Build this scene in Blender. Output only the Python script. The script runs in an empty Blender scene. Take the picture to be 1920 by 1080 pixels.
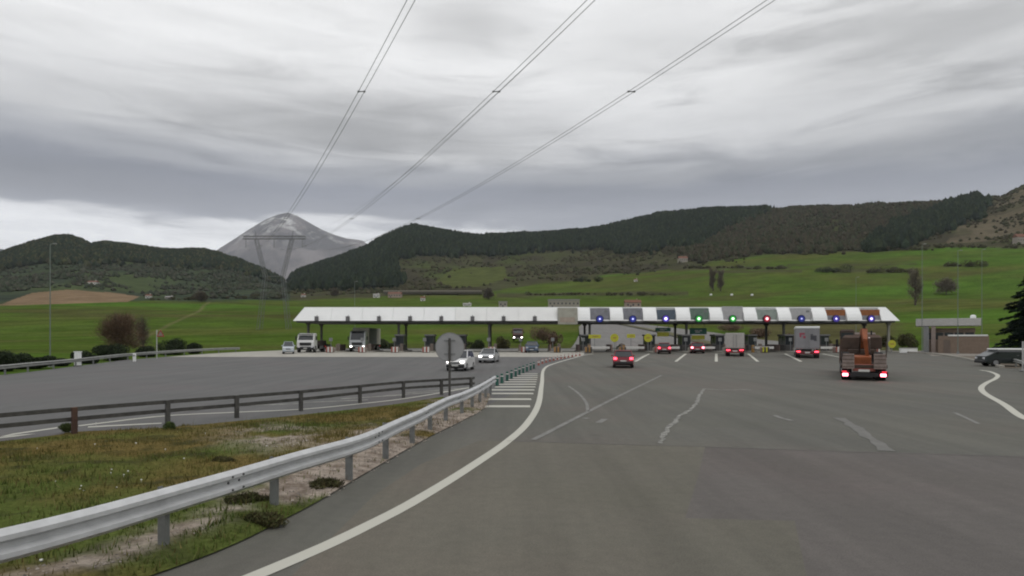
import bpy, math, random
import numpy as np
from mathutils import Vector, Matrix

random.seed(7); np.random.seed(7)
R = math.radians
scene = bpy.context.scene
COL = scene.collection

# ------------------------------------------------------------------ camera, sky, sun, exposure
CAM_H = 2.5
F = 1200.0            # focal length in photograph pixels (1920 wide)
HX, HY = 960.0, 636.0 # principal column and horizon row
cam_data = bpy.data.cameras.new('camera')
cam_data.sensor_width = 36.0
cam_data.lens = 36.0 * F / 1920.0
cam_data.shift_y = (HY - 540.0) / 1920.0
cam_data.clip_start = 0.1
cam_data.clip_end = 30000.0
cam = bpy.data.objects.new('camera', cam_data)
COL.objects.link(cam)
cam.location = (0, 0, CAM_H)
cam.rotation_euler = (R(90), 0, 0)
scene.camera = cam

SUN_EL, SUN_ROT = R(52), R(150)
world = bpy.data.worlds.new('World')
scene.world = world
world.use_nodes = True
nt = world.node_tree
for n in list(nt.nodes):
    nt.nodes.remove(n)


class NT:
    """small helper for node trees"""
    def __init__(self, tree):
        self.t = tree

    def n(self, kind, **kw):
        nd = self.t.nodes.new(kind)
        for k, v in kw.items():
            setattr(nd, k, v)
        return nd

    def put(self, sock, v):
        if v is None:
            return
        if hasattr(v, 'is_output') or hasattr(v, 'links'):
            self.t.links.new(v, sock)
        else:
            sock.default_value = v

    def math(self, op, a, b=None, c=None, clamp=False):
        nd = self.n('ShaderNodeMath', operation=op, use_clamp=clamp)
        self.put(nd.inputs[0], a); self.put(nd.inputs[1], b); self.put(nd.inputs[2], c)
        return nd.outputs[0]

    def vmath(self, op, a, b=None):
        nd = self.n('ShaderNodeVectorMath', operation=op)
        self.put(nd.inputs[0], a); self.put(nd.inputs[1], b)
        return nd.outputs[1] if op in ('DOT_PRODUCT', 'LENGTH', 'DISTANCE') else nd.outputs[0]

    def noise(self, vec, scale, detail=4.0, rough=0.55, dist=0.0):
        nd = self.n('ShaderNodeTexNoise')
        self.put(nd.inputs['Vector'], vec)
        nd.inputs['Scale'].default_value = scale
        nd.inputs['Detail'].default_value = detail
        nd.inputs['Roughness'].default_value = rough
        nd.inputs['Distortion'].default_value = dist
        return nd.outputs['Fac']

    def ramp(self, fac, stops, interp='LINEAR'):
        nd = self.n('ShaderNodeValToRGB')
        cr = nd.color_ramp
        cr.interpolation = interp
        while len(cr.elements) < len(stops):
            cr.elements.new(0.5)
        for e, (p, c) in zip(cr.elements, stops):
            e.position = p
            e.color = (c, c, c, 1) if isinstance(c, (int, float)) else (c[0], c[1], c[2], 1)
        self.put(nd.inputs[0], fac)
        return nd.outputs[0]

    def mix(self, fac, a, b, blend='MIX'):
        nd = self.n('ShaderNodeMix', data_type='RGBA', blend_type=blend)
        self.put(nd.inputs[0], fac)
        self.put(nd.inputs[6], a); self.put(nd.inputs[7], b)
        return nd.outputs[2]

    def smooth(self, x, lo, hi, out0=0.0, out1=1.0):
        nd = self.n('ShaderNodeMapRange', interpolation_type='SMOOTHSTEP')
        self.put(nd.inputs[0], x)
        nd.inputs[1].default_value = lo; nd.inputs[2].default_value = hi
        nd.inputs[3].default_value = out0; nd.inputs[4].default_value = out1
        return nd.outputs[0]


def build_sky():
    k = NT(nt)
    out = k.n('ShaderNodeOutputWorld')
    bg = k.n('ShaderNodeBackground')
    sky = k.n('ShaderNodeTexSky', sky_type='NISHITA', sun_disc=False)
    sky.sun_elevation = SUN_EL
    sky.sun_rotation = SUN_ROT
    skyc = k.mix(1.0, sky.outputs[0], (0.10, 0.10, 0.10, 1), 'MULTIPLY')
    tc = k.n('ShaderNodeTexCoord')
    d = tc.outputs['Generated']
    sep = k.n('ShaderNodeSeparateXYZ'); k.put(sep.inputs[0], d)
    x, y, z = sep.outputs
    # streaky stratus: the sky vector stretched along the horizon
    st = k.vmath('MULTIPLY', d, (1.0, 1.0, 6.5))
    st2 = k.vmath('MULTIPLY', d, (1.0, 1.0, 3.2))
    n1 = k.noise(st, 1.7, 3.0, 0.5, 0.4)
    n2 = k.noise(st, 5.0, 7.0, 0.56, 0.7)
    n3 = k.noise(st2, 2.6, 6.0, 0.55, 0.5)
    n4 = k.noise(k.vmath('ADD', st, (3.1, 8.2, 1.4)), 9.0, 5.0, 0.5, 0.3)
    # long shelf of dark cloud low over the hills
    zz = k.math('ADD', z, k.math('MULTIPLY', k.math('SUBTRACT', n1, 0.5), 0.085))
    zz = k.math('ADD', zz, k.math('MULTIPLY', k.math('SUBTRACT', n2, 0.5), 0.05))
    # the shelf hangs a little higher towards the right
    zz = k.math('ADD', zz, k.math('MULTIPLY', x, 0.012))
    base = k.ramp(zz, [(0.0, (0.74, 0.75, 0.77)), (0.128, (0.83, 0.835, 0.845)), (0.158, (0.79, 0.795, 0.81)),
                       (0.174, (0.345, 0.355, 0.395)), (0.220, (0.290, 0.303, 0.350)), (0.248, (0.42, 0.43, 0.46)),
                       (0.292, (0.74, 0.742, 0.75)), (0.40, (0.945, 0.945, 0.945)), (0.6, (0.96, 0.96, 0.96)),
                       (1.0, (0.96, 0.96, 0.96))], 'EASE')
    # soft grey patches in the higher deck
    m = k.smooth(n3, 0.54, 0.80, 1.0, 0.84)
    m2 = k.smooth(n2, 0.40, 0.72, 1.03, 0.93)
    m3 = k.smooth(n4, 0.3, 0.7, 1.02, 0.96)
    fac = k.math('MULTIPLY', k.math('MULTIPLY', m, m2), m3)

    def patch(dirv, width, depth, f):
        v = Vector(dirv).normalized()
        q = k.vmath('SUBTRACT', d, tuple(v))
        q = k.vmath('MULTIPLY', q, width)
        r = k.vmath('LENGTH', q)
        r = k.math('ADD', r, k.math('MULTIPLY', k.math('SUBTRACT', n2, 0.5), 2.0))
        return k.math('MULTIPLY', f, k.smooth(r, 0.0, 1.25, 1.0 - depth, 1.0))

    def at(px, py):
        return ((px - HX) / F, 1.0, (HY - py) / F)
    fac = patch(at(1820, 35), (3.0, 3.0, 12), 0.42, fac)
    fac = patch(at(880, 40), (8, 8, 20), 0.30, fac)
    fac = patch(at(640, 235), (2.6, 2.6, 14), 0.46, fac)
    fac = patch(at(60, 315), (3.0, 3.0, 22), 0.25, fac)
    fac = patch(at(1230, 85), (5, 5, 18), 0.18, fac)
    fac = patch(at(1750, 262), (3.0, 3.0, 17), 0.24, fac)
    fac = patch(at(1180, 335), (3.2, 3.2, 26), 0.15, fac)
    # brighter strip of far sky under the shelf
    fac = patch(at(200, 440), (2.4, 2.4, 22), -0.22, fac)
    # overcast skies brighten towards the zenith
    lift = k.math('MULTIPLY_ADD', k.smooth(z, 0.42, 1.0), 0.10, 1.0)
    fac = k.math('MULTIPLY', fac, lift)
    comb = k.n('ShaderNodeCombineColor')
    for i in range(3):
        k.put(comb.inputs[i], fac)
    cloud = k.mix(1.0, base, comb.outputs[0], 'MULTIPLY')
    mixed = k.mix(0.97, skyc, cloud)
    k.put(bg.inputs[0], mixed)
    bg.inputs[1].default_value = 1.0
    k.put(out.inputs[0], bg.outputs[0])


build_sky()
sd = bpy.data.lights.new('sun', 'SUN')
sd.energy = 0.5
sd.angle = R(40)
sd.color = (1.0, 0.97, 0.92)
sun = bpy.data.objects.new('sun', sd)
COL.objects.link(sun)
sv = Vector((math.sin(SUN_ROT) * math.cos(SUN_EL), math.cos(SUN_ROT) * math.cos(SUN_EL), math.sin(SUN_EL)))
sun.rotation_euler = (-sv).to_track_quat('-Z', 'Y').to_euler()
vs = scene.view_settings
vs.view_transform = 'Standard'; vs.look = 'None'; vs.exposure = 0.0; vs.gamma = 1.0; vs.use_curve_mapping = False
scene.render.engine = 'CYCLES'
scene.cycles.use_denoising = True
scene.cycles.filter_width = 2.0
scene.cycles.max_bounces = 6
scene.cycles.volume_bounces = 1


# ------------------------------------------------------------------ site geometry
def sstep(a, b, v):
    t = min(1.0, max(0.0, (v - a) / (b - a)))
    return t * t * (3 - 2 * t)


def gz(Y):
    """the paved plaza climbs 0.6 m between 45 and 95 m out"""
    return 0.6 * sstep(45.0, 95.0, Y)


def gzn(Y):
    t = np.clip((Y - 45.0) / 50.0, 0, 1)
    return 0.6 * t * t * (3 - 2 * t)


def row_depth(y):
    lo, hi = 1.5, 400.0
    for _ in range(60):
        m = 0.5 * (lo + hi)
        if HY + F * (CAM_H - gz(m)) / m > y:
            lo = m
        else:
            hi = m
    return 0.5 * (lo + hi)


def G(x, y, dz=0.0):
    """point of the pavement surveyed from the photograph"""
    Y = row_depth(y)
    return Vector(((x - HX) / F * Y, Y, gz(Y) + dz))


def PX(x, Y):
    return (x - HX) / F * Y


def PZ(y, Y):
    return CAM_H + (HY - y) / F * Y


def _h(ix, iy, seed):
    n = (ix.astype(np.int64) * 374761393 + iy.astype(np.int64) * 668265263 + seed * 1442695041) & 0xffffffff
    n = ((n ^ (n >> 13)) * 1274126177) & 0xffffffff
    return ((n ^ (n >> 16)) & 0xffff) / 65535.0


def vnoise(x, y, seed=0):
    x = np.asarray(x, float); y = np.asarray(y, float)
    ix = np.floor(x); iy = np.floor(y)
    fx = x - ix; fy = y - iy
    fx = fx * fx * (3 - 2 * fx); fy = fy * fy * (3 - 2 * fy)
    a = _h(ix, iy, seed); b = _h(ix + 1, iy, seed); c = _h(ix, iy + 1, seed); d = _h(ix + 1, iy + 1, seed)
    return (a * (1 - fx) + b * fx) * (1 - fy) + (c * (1 - fx) + d * fx) * fy


def fbm(x, y, oct=4, seed=0):
    s = 0.0; a = 0.5; t = 0.0
    for i in range(oct):
        s = s + a * vnoise(x * 2 ** i, y * 2 ** i, seed + i * 17)
        t += a; a *= 0.5
    return s / t


# ------------------------------------------------------------------ materials
_M = {}


def mat(name, col, rough=0.7, metal=0.0, var=0.12, vscale=3.0, bump=0.0, bscale=30.0, spec=0.4, emit=None, estr=0.0, attr=None, coat=0.0):
    if name in _M:
        return _M[name]
    m = bpy.data.materials.new(name)
    m.use_nodes = True
    t = m.node_tree
    k = NT(t)
    b = t.nodes['Principled BSDF']
    b.inputs['Roughness'].default_value = rough
    b.inputs['Metallic'].default_value = metal
    b.inputs['Specular IOR Level'].default_value = spec
    b.inputs['Coat Weight'].default_value = coat
    tc = k.n('ShaderNodeTexCoord')
    vec = tc.outputs['Object']
    n = k.noise(vec, vscale, 6.0, 0.6)
    f = k.smooth(n, 0.25, 0.75, 1.0 - var, 1.0 + var)
    comb = k.n('ShaderNodeCombineColor')
    for i in range(3):
        k.put(comb.inputs[i], f)
    base = (col[0], col[1], col[2], 1)
    if attr:
        at = k.n('ShaderNodeAttribute', attribute_name=attr)
        base = at.outputs['Color']
    k.put(b.inputs['Base Color'], k.mix(1.0, base, comb.outputs[0], 'MULTIPLY'))
    if bump > 0:
        bn = k.n('ShaderNodeBump')
        bn.inputs['Strength'].default_value = bump
        bn.inputs['Distance'].default_value = 0.02
        k.put(bn.inputs['Height'], k.noise(vec, bscale, 4.0, 0.6))
        k.put(b.inputs['Normal'], bn.outputs[0])
    if emit:
        b.inputs['Emission Color'].default_value = (emit[0], emit[1], emit[2], 1)
        b.inputs['Emission Strength'].default_value = estr
    _M[name] = m
    return m


# ------------------------------------------------------------------ mesh building
class MB:
    def __init__(self):
        self.v = []; self.f = []; self.mi = []; self.cur = 0; self.sm = []
        self.smooth = False

    def face(self, idx):
        self.f.append(tuple(idx)); self.mi.append(self.cur); self.sm.append(self.smooth)

    def add(self, verts, faces):
        o = len(self.v)
        self.v.extend([tuple(p) for p in verts])
        for f in faces:
            self.face([o + i for i in f])
        return self

    def box(self, c, s, rz=0.0, rx=0.0, taper=1.0, bev=0.0):
        sx, sy, sz = s[0] / 2, s[1] / 2, s[2] / 2
        if bev > 0:
            b = min(bev, sx * .9, sy * .9, sz * .9)
            pts = []
            for zz, ins in ((-sz, b), (-sz + b, 0), (sz - b, 0), (sz, b)):
                ax, ay = sx - ins, sy - ins
                cx, cy = sx - b - ins * 0.0, sy - b
                k = taper if zz > 0 else 1.0
                ring = [(-cx, -ay), (cx, -ay), (ax, -cy), (ax, cy), (cx, ay), (-cx, ay), (-ax, cy), (-ax, -cy)]
                pts += [(p[0] * k, p[1] * k, zz) for p in ring]
            fs = []
            for r in range(3):
                for i in range(8):
                    j = (i + 1) % 8
                    fs.append((r * 8 + i, r * 8 + j, (r + 1) * 8 + j, (r + 1) * 8 + i))
            fs.append(tuple(reversed(range(8)))); fs.append(tuple(range(24, 32)))
        else:
            pts = [(-sx, -sy, -sz), (sx, -sy, -sz), (sx, sy, -sz), (-sx, sy, -sz),
                   (-sx * taper, -sy * taper, sz), (sx * taper, -sy * taper, sz), (sx * taper, sy * taper, sz), (-sx * taper, sy * taper, sz)]
            fs = [(0, 3, 2, 1), (4, 5, 6, 7), (0, 1, 5, 4), (1, 2, 6, 5), (2, 3, 7, 6), (3, 0, 4, 7)]
        M = Matrix.Translation(c) @ Matrix.Rotation(rz, 4, 'Z') @ Matrix.Rotation(rx, 4, 'X')
        return self.add([M @ Vector(p) for p in pts], fs)

    def tube(self, p0, p1, r0, r1=None, n=8, caps=True):
        r1 = r0 if r1 is None else r1
        p0 = Vector(p0); p1 = Vector(p1)
        d = (p1 - p0)
        if d.length < 1e-6:
            return self
        d.normalize()
        a = d.orthogonal().normalized(); b = d.cross(a)
        vs = []
        for p, r in ((p0, r0), (p1, r1)):
            for i in range(n):
                t = 2 * math.pi * i / n
                vs.append(p + a * (math.cos(t) * r) + b * (math.sin(t) * r))
        fs = [(i, (i + 1) % n, n + (i + 1) % n, n + i) for i in range(n)]
        if caps:
            fs.append(tuple(reversed(range(n)))); fs.append(tuple(range(n, 2 * n)))
        return self.add(vs, fs)

    def path(self, pts, r, n=5):
        for a, b in zip(pts[:-1], pts[1:]):
            self.tube(a, b, r, r, n, caps=False)
        return self

    def ball(self, c, r, sz=1.0, n=10, m=6, half=False):
        vs = []; fs = []
        lo = 0.0 if half else -math.pi / 2
        for j in range(m + 1):
            ph = lo + (math.pi / 2 - lo) * j / m
            for i in range(n):
                t = 2 * math.pi * i / n
                vs.append((c[0] + r * math.cos(ph) * math.cos(t), c[1] + r * math.cos(ph) * math.sin(t), c[2] + r * sz * math.sin(ph)))
        for j in range(m):
            for i in range(n):
                fs.append((j * n + i, j * n + (i + 1) % n, (j + 1) * n + (i + 1) % n, (j + 1) * n + i))
        return self.add(vs, fs)

    def loft(self, rings, cap=True):
        """rings: lists of points of equal length, closed sections"""
        n = len(rings[0]); vs = []; fs = []
        for r in rings:
            vs += r
        for j in range(len(rings) - 1):
            for i in range(n):
                k = (i + 1) % n
                fs.append((j * n + i, j * n + k, (j + 1) * n + k, (j + 1) * n + i))
        if cap:
            fs.append(tuple(reversed(range(n)))); fs.append(tuple(range((len(rings) - 1) * n, len(rings) * n)))
        return self.add(vs, fs)

    def side(self, prof, w, wtop=None, edge=0.05):
        """side outline [(y, z)] swept across the width, edges rounded; wtop narrows the top"""
        zs = [p[1] for p in prof]; ys = [p[0] for p in prof]
        z0, z1 = min(zs), max(zs); yc = (min(ys) + max(ys)) / 2; zc = (z0 + z1) / 2
        wt = w if wtop is None else wtop
        rings = []
        for s, k in ((-1, 0.0), (-1, 1.0), (1, 1.0), (1, 0.0)):
            ring = []
            for y_, z_ in prof:
                h = w / 2 + (wt / 2 - w / 2) * (z_ - z0) / max(1e-6, z1 - z0)
                q = 1.0 - (0.0 if k else edge)
                ring.append((s * (h - (edge * 0.9 if k else 0.0)), yc + (y_ - yc) * (q if not k else 1.0), zc + (z_ - zc) * (q if not k else 1.0)))
            rings.append(ring)
        return self.loft(rings)

    def build(self, name, mats, parent=None, loc=(0, 0, 0), rot=(0, 0, 0), kind=None):
        me = bpy.data.meshes.new(name)
        me.from_pydata(self.v, [], self.f)
        if not isinstance(mats, (list, tuple)):
            mats = [mats]
        for m in mats:
            me.materials.append(m)
        me.polygons.foreach_set('material_index', self.mi)
        me.polygons.foreach_set('use_smooth', self.sm)
        me.validate(); me.update()
        o = bpy.data.objects.new(name, me)
        COL.objects.link(o)
        o.location = loc; o.rotation_euler = rot
        if parent is not None:
            o.parent = parent
        if kind:
            o['kind'] = kind
        return o


def np_mesh(name, verts, faces, mats, parent=None, smooth=False, col=None, kind=None, face_mat=None):
    """fast mesh from arrays, faces (n,3) or (n,4); col: per-vertex rgb written to attribute 'tint'"""
    me = bpy.data.meshes.new(name)
    verts = np.asarray(verts, np.float32); faces = np.asarray(faces, np.int32)
    nf, k = faces.shape
    me.vertices.add(len(verts)); me.vertices.foreach_set('co', verts.ravel())
    me.loops.add(nf * k); me.loops.foreach_set('vertex_index', faces.ravel())
    me.polygons.add(nf)
    me.polygons.foreach_set('loop_start', np.arange(0, nf * k, k, dtype=np.int32))
    me.polygons.foreach_set('loop_total', np.full(nf, k, np.int32))
    me.polygons.foreach_set('use_smooth', np.full(nf, smooth, bool))
    for m in (mats if isinstance(mats, (list, tuple)) else [mats]):
        me.materials.append(m)
    if face_mat is not None:
        me.polygons.foreach_set('material_index', np.asarray(face_mat, np.int32))
    me.update(calc_edges=True)
    if col is not None:
        a = me.attributes.new('tint', 'FLOAT_COLOR', 'POINT')
        c4 = np.ones((len(verts), 4), np.float32); c4[:, :3] = col
        a.data.foreach_set('color', c4.ravel())
    o = bpy.data.objects.new(name, me)
    COL.objects.link(o)
    if parent is not None:
        o.parent = parent
    if kind:
        o['kind'] = kind
    return o


def tag(o, label, cat, group=None):
    o['label'] = label; o['category'] = cat
    if group:
        o['group'] = group
    return o


def thing(name, label, cat, loc=(0, 0, 0), rz=0.0, group=None):
    o = bpy.data.objects.new(name, None)
    COL.objects.link(o)
    o.empty_display_size = 0.2
    o.location = loc; o.rotation_euler = (0, 0, rz)
    return tag(o, label, cat, group)


_kids = {}


def copy_thing(root, loc, rz, label, group=None):
    """copies of a thing, its parts and sub-parts, sharing mesh data"""
    def cp(o, par):
        c = o.copy(); COL.objects.link(c)
        if par is not None:
            c.parent = par
        for ch in list(o.children):
            cp(ch, c)
        return c
    c = cp(root, None)
    c.location = loc; c.rotation_euler = (0, 0, rz)
    c['label'] = label
    if group:
        c['group'] = group
    return c


ORD = ['first', 'second', 'third', 'fourth', 'fifth', 'sixth', 'seventh', 'eighth', 'ninth', 'tenth', 'eleventh', 'twelfth',
       'thirteenth', 'fourteenth', 'fifteenth', 'sixteenth', 'seventeenth', 'eighteenth', 'nineteenth', 'twentieth']


def catmull(pts, step):
    """smooth polyline through pts, resampled at about 'step'"""
    P = [Vector(p) for p in pts]
    P = [P[0] * 2 - P[1]] + P + [P[-1] * 2 - P[-2]]
    dense = []
    for i in range(1, len(P) - 2):
        for s in range(24):
            t = s / 24
            a, b, c, d = P[i - 1], P[i], P[i + 1], P[i + 2]
            dense.append(0.5 * ((2 * b) + (c - a) * t + (2 * a - 5 * b + 4 * c - d) * t * t + (3 * b - a - 3 * c + d) * t ** 3))
    dense.append(P[-2])
    return resample(dense, step)


def resample(pts, step):
    L = [0.0]
    for a, b in zip(pts[:-1], pts[1:]):
        L.append(L[-1] + (b - a).length)
    n = max(1, int(round(L[-1] / step)))
    out = []; j = 0
    for i in range(n + 1):
        s = L[-1] * i / n
        while j < len(L) - 2 and L[j + 1] < s:
            j += 1
        f = (s - L[j]) / max(1e-9, L[j + 1] - L[j])
        out.append(pts[j].lerp(pts[j + 1], f))
    return out


# ------------------------------------------------------------------ terrain
RIDGE = np.array([(-900, 470), (-500, 455), (-200, 490), (-60, 494), (0, 482), (20, 473), (60, 460), (100, 450), (125, 448), (150, 454), (170, 464), (195, 459), (230, 462),
                  (280, 470), (330, 474), (380, 473), (410, 479), (450, 492), (490, 510), (520, 527), (537, 535), (552, 524), (600, 503), (650, 485),
                  (690, 468), (720, 450), (750, 436), (780, 430), (810, 435), (850, 444), (900, 450), (950, 448), (1000, 444), (1050, 441), (1100, 438),
                  (1150, 428), (1200, 417), (1240, 408), (1300, 402), (1350, 398), (1410, 398), (1450, 397), (1500, 392), (1550, 389), (1600, 390),
                  (1650, 384), (1700, 379), (1750, 376), (1800, 374), (1850, 371), (1880, 368), (1900, 356), (1920, 345), (1980, 320), (2100, 300), (2400, 330), (3000, 400)], float)
N300 = np.array([(-900, 630), (0, 628), (300, 619), (550, 612), (800, 612), (1000, 604), (1100, 601), (1450, 602), (1600, 606), (1920, 600), (2600, 590)], float)
N600 = np.array([(-900, 580), (0, 571), (260, 567), (400, 568), (550, 570), (700, 570), (900, 567), (1000, 569), (1300, 560), (1920, 555), (2600, 550)], float)
N950 = np.array([(-900, 555), (0, 546), (130, 541), (260, 552), (400, 553), (550, 549), (700, 540), (850, 528), (1000, 520), (1150, 511), (1300, 496), (1450, 482), (1600, 473), (1750, 468), (1920, 465), (2600, 470)], float)
R_NEAR, R_RIDGE = 132.0, 1750.0


def tab(t, x):
    return np.interp(x, t[:, 0], t[:, 1])


th_front = np.linspace(R(-44), R(44), 1000)
th_rest = np.concatenate([np.linspace(R(44), R(316), 140)[1:-1]])
TH = np.concatenate([th_front, th_rest])
RR = np.concatenate([[0.0], np.linspace(6, 130, 32), np.geomspace(134, 1750, 190), np.geomspace(1800, 9500, 34)])


def terrain_profile(th, r, noise=True):
    """ground height at bearing th (0 = straight ahead, + right) and range r"""
    th = np.where(th > math.pi, th - 2 * math.pi, th)
    X = r * np.sin(th); Y = r * np.cos(th)
    thc = np.clip(th, R(-62), R(62))
    px = HX + F * np.tan(np.clip(thc, R(-58), R(58)))
    cs = np.maximum(np.cos(thc), 0.5)
    near = gzn(Y) - 0.16
    back = 1.0 - 0.75 * np.clip((np.abs(th) - R(70)) / R(60), 0, 1)

    def zat(t, d):
        return (CAM_H + (HY - tab(t, px)) / F * d * cs) * back
    z300 = zat(N300, 300); z600 = zat(N600, 600); z950 = zat(N950, 950); zr = zat(RIDGE, R_RIDGE)
    z = np.where(r < R_NEAR, near, 0.0)
    nodes = [(R_NEAR, near), (300, z300), (600, z600), (950, z950), (R_RIDGE, zr), (2600, zr * 0.55), (5200, zr * 0.12), (9500, zr * 0.0 + 4)]
    for (r0, a), (r1, b) in zip(nodes[:-1], nodes[1:]):
        t = np.clip((r - r0) / (r1 - r0), 0, 1)
        if r0 >= 950:
            t2 = t * t * (3 - 2 * t) * 0.35 + t * 0.65
        else:
            t2 = t
        z = np.where((r >= r0) & (r <= r1), a + (b - a) * t2, z)
    if noise:
        amp = np.clip((r - 160) / 600, 0, 1)
        z = z + (fbm(X / 90, Y / 90, 4, 3) - 0.5) * 9 * amp * np.clip((R_RIDGE - r) / 300, 0.15, 1)
        amp2 = np.clip((r - 900) / 500, 0, 1)
        z = z + (fbm(X / 260, Y / 260, 4, 9) - 0.5) * 46 * amp2 * np.clip((R_RIDGE - r) / 350, 0.0, 1)
        z = z + (fbm(X / 40, Y / 40, 3, 5) - 0.5) * 3.0 * amp2
    return z


gR, gT = np.meshgrid(RR, TH, indexing='ij')
gZ = terrain_profile(gT, gR)
# soften the breaks of slope beyond the plaza
sm0 = 34
for _ in range(10):
    a = gZ.copy()
    a[sm0 + 1:-1] = (gZ[sm0:-2] + 2 * gZ[sm0 + 1:-1] + gZ[sm0 + 2:]) / 4
    gZ[sm0 + 1:222] = a[sm0 + 1:222]
gX = gR * np.sin(gT); gY = gR * np.cos(gT)


def tz(X, Y):
    """terrain height by lookup in the same grid"""
    r = math.hypot(X, Y); th = math.atan2(X, Y)
    if not (TH[0] <= th <= R(44)):
        return float(terrain_profile(np.array([th]), np.array([r]))[0])
    i = min(len(RR) - 2, max(0, int(np.searchsorted(RR, r)) - 1))
    ft = (th - TH[0]) / (R(88)) * 999
    j = min(998, max(0, int(ft)))
    a = (r - RR[i]) / (RR[i + 1] - RR[i]); b = ft - j
    return float((gZ[i, j] * (1 - b) + gZ[i, j + 1] * b) * (1 - a) + (gZ[i + 1, j] * (1 - b) + gZ[i + 1, j + 1] * b) * a)


def tz_arr(X, Y):
    r = np.hypot(X, Y); th = np.arctan2(X, Y)
    i = np.clip(np.searchsorted(RR, r) - 1, 0, len(RR) - 2)
    ft = np.clip((th - TH[0]) / R(88) * 999, 0, 998.999)
    j = ft.astype(int)
    a = (r - RR[i]) / (RR[i + 1] - RR[i]); b = ft - j
    return (gZ[i, j] * (1 - b) + gZ[i, j + 1] * b) * (1 - a) + (gZ[i + 1, j] * (1 - b) + gZ[i + 1, j + 1] * b) * a


def inpoly(poly, x, y):
    x = np.asarray(x); y = np.asarray(y)
    ins = np.zeros(x.shape, bool)
    n = len(poly)
    for i in range(n):
        x0, y0 = poly[i]; x1, y1 = poly[(i + 1) % n]
        c = ((y0 > y) != (y1 > y)) & (x < (x1 - x0) * (y - y0) / ((y1 - y0) if y1 != y0 else 1e-9) + x0)
        ins ^= c
    return ins


# land cover, outlined as bearing / slope-line polygons of the surveyed hillside
FOREST_A = [(545, 545), (560, 505), (660, 470), (690, 455), (750, 420), (790, 420), (850, 430), (1000, 425), (1200, 395), (1350, 380), (1455, 385), (1420, 408),
            (1365, 432), (1310, 462), (1240, 470), (1180, 477), (1130, 469), (1090, 471), (1010, 466), (960, 479), (830, 480), (750, 482), (735, 500), (650, 545)]
FOREST_B = [(1612, 470), (1650, 440), (1700, 420), (1760, 394), (1825, 371), (1856, 380), (1835, 412), (1745, 440), (1700, 464), (1640, 472)]
FOREST_C = [(650, 512), (742, 506), (752, 540), (655, 546)]
FOREST_L = [(-200, 480), (0, 475), (125, 440), (250, 455), (400, 470), (530, 530), (500, 528), (440, 506), (360, 500), (250, 492), (170, 500), (80, 492), (0, 506), (-200, 520)]
BAREWOOD = [(1365, 434), (1455, 390), (1600, 383), (1760, 388), (1700, 420), (1650, 440), (1612, 472), (1430, 478), (1310, 494), (1240, 474), (1310, 462)]
PLOUGH = [(-260, 580), (0, 571), (30, 560), (60, 549), (130, 543), (215, 549), (262, 556), (240, 566), (100, 570), (0, 573), (-260, 590)]
PALEFIELD = [(815, 528), (850, 503), (945, 500), (952, 520), (900, 537), (850, 540)]
SCREE = [(1760, 462), (1790, 430), (1850, 395), (1890, 362), (2100, 300), (2100, 455), (1920, 452), (1830, 455)]


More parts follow.
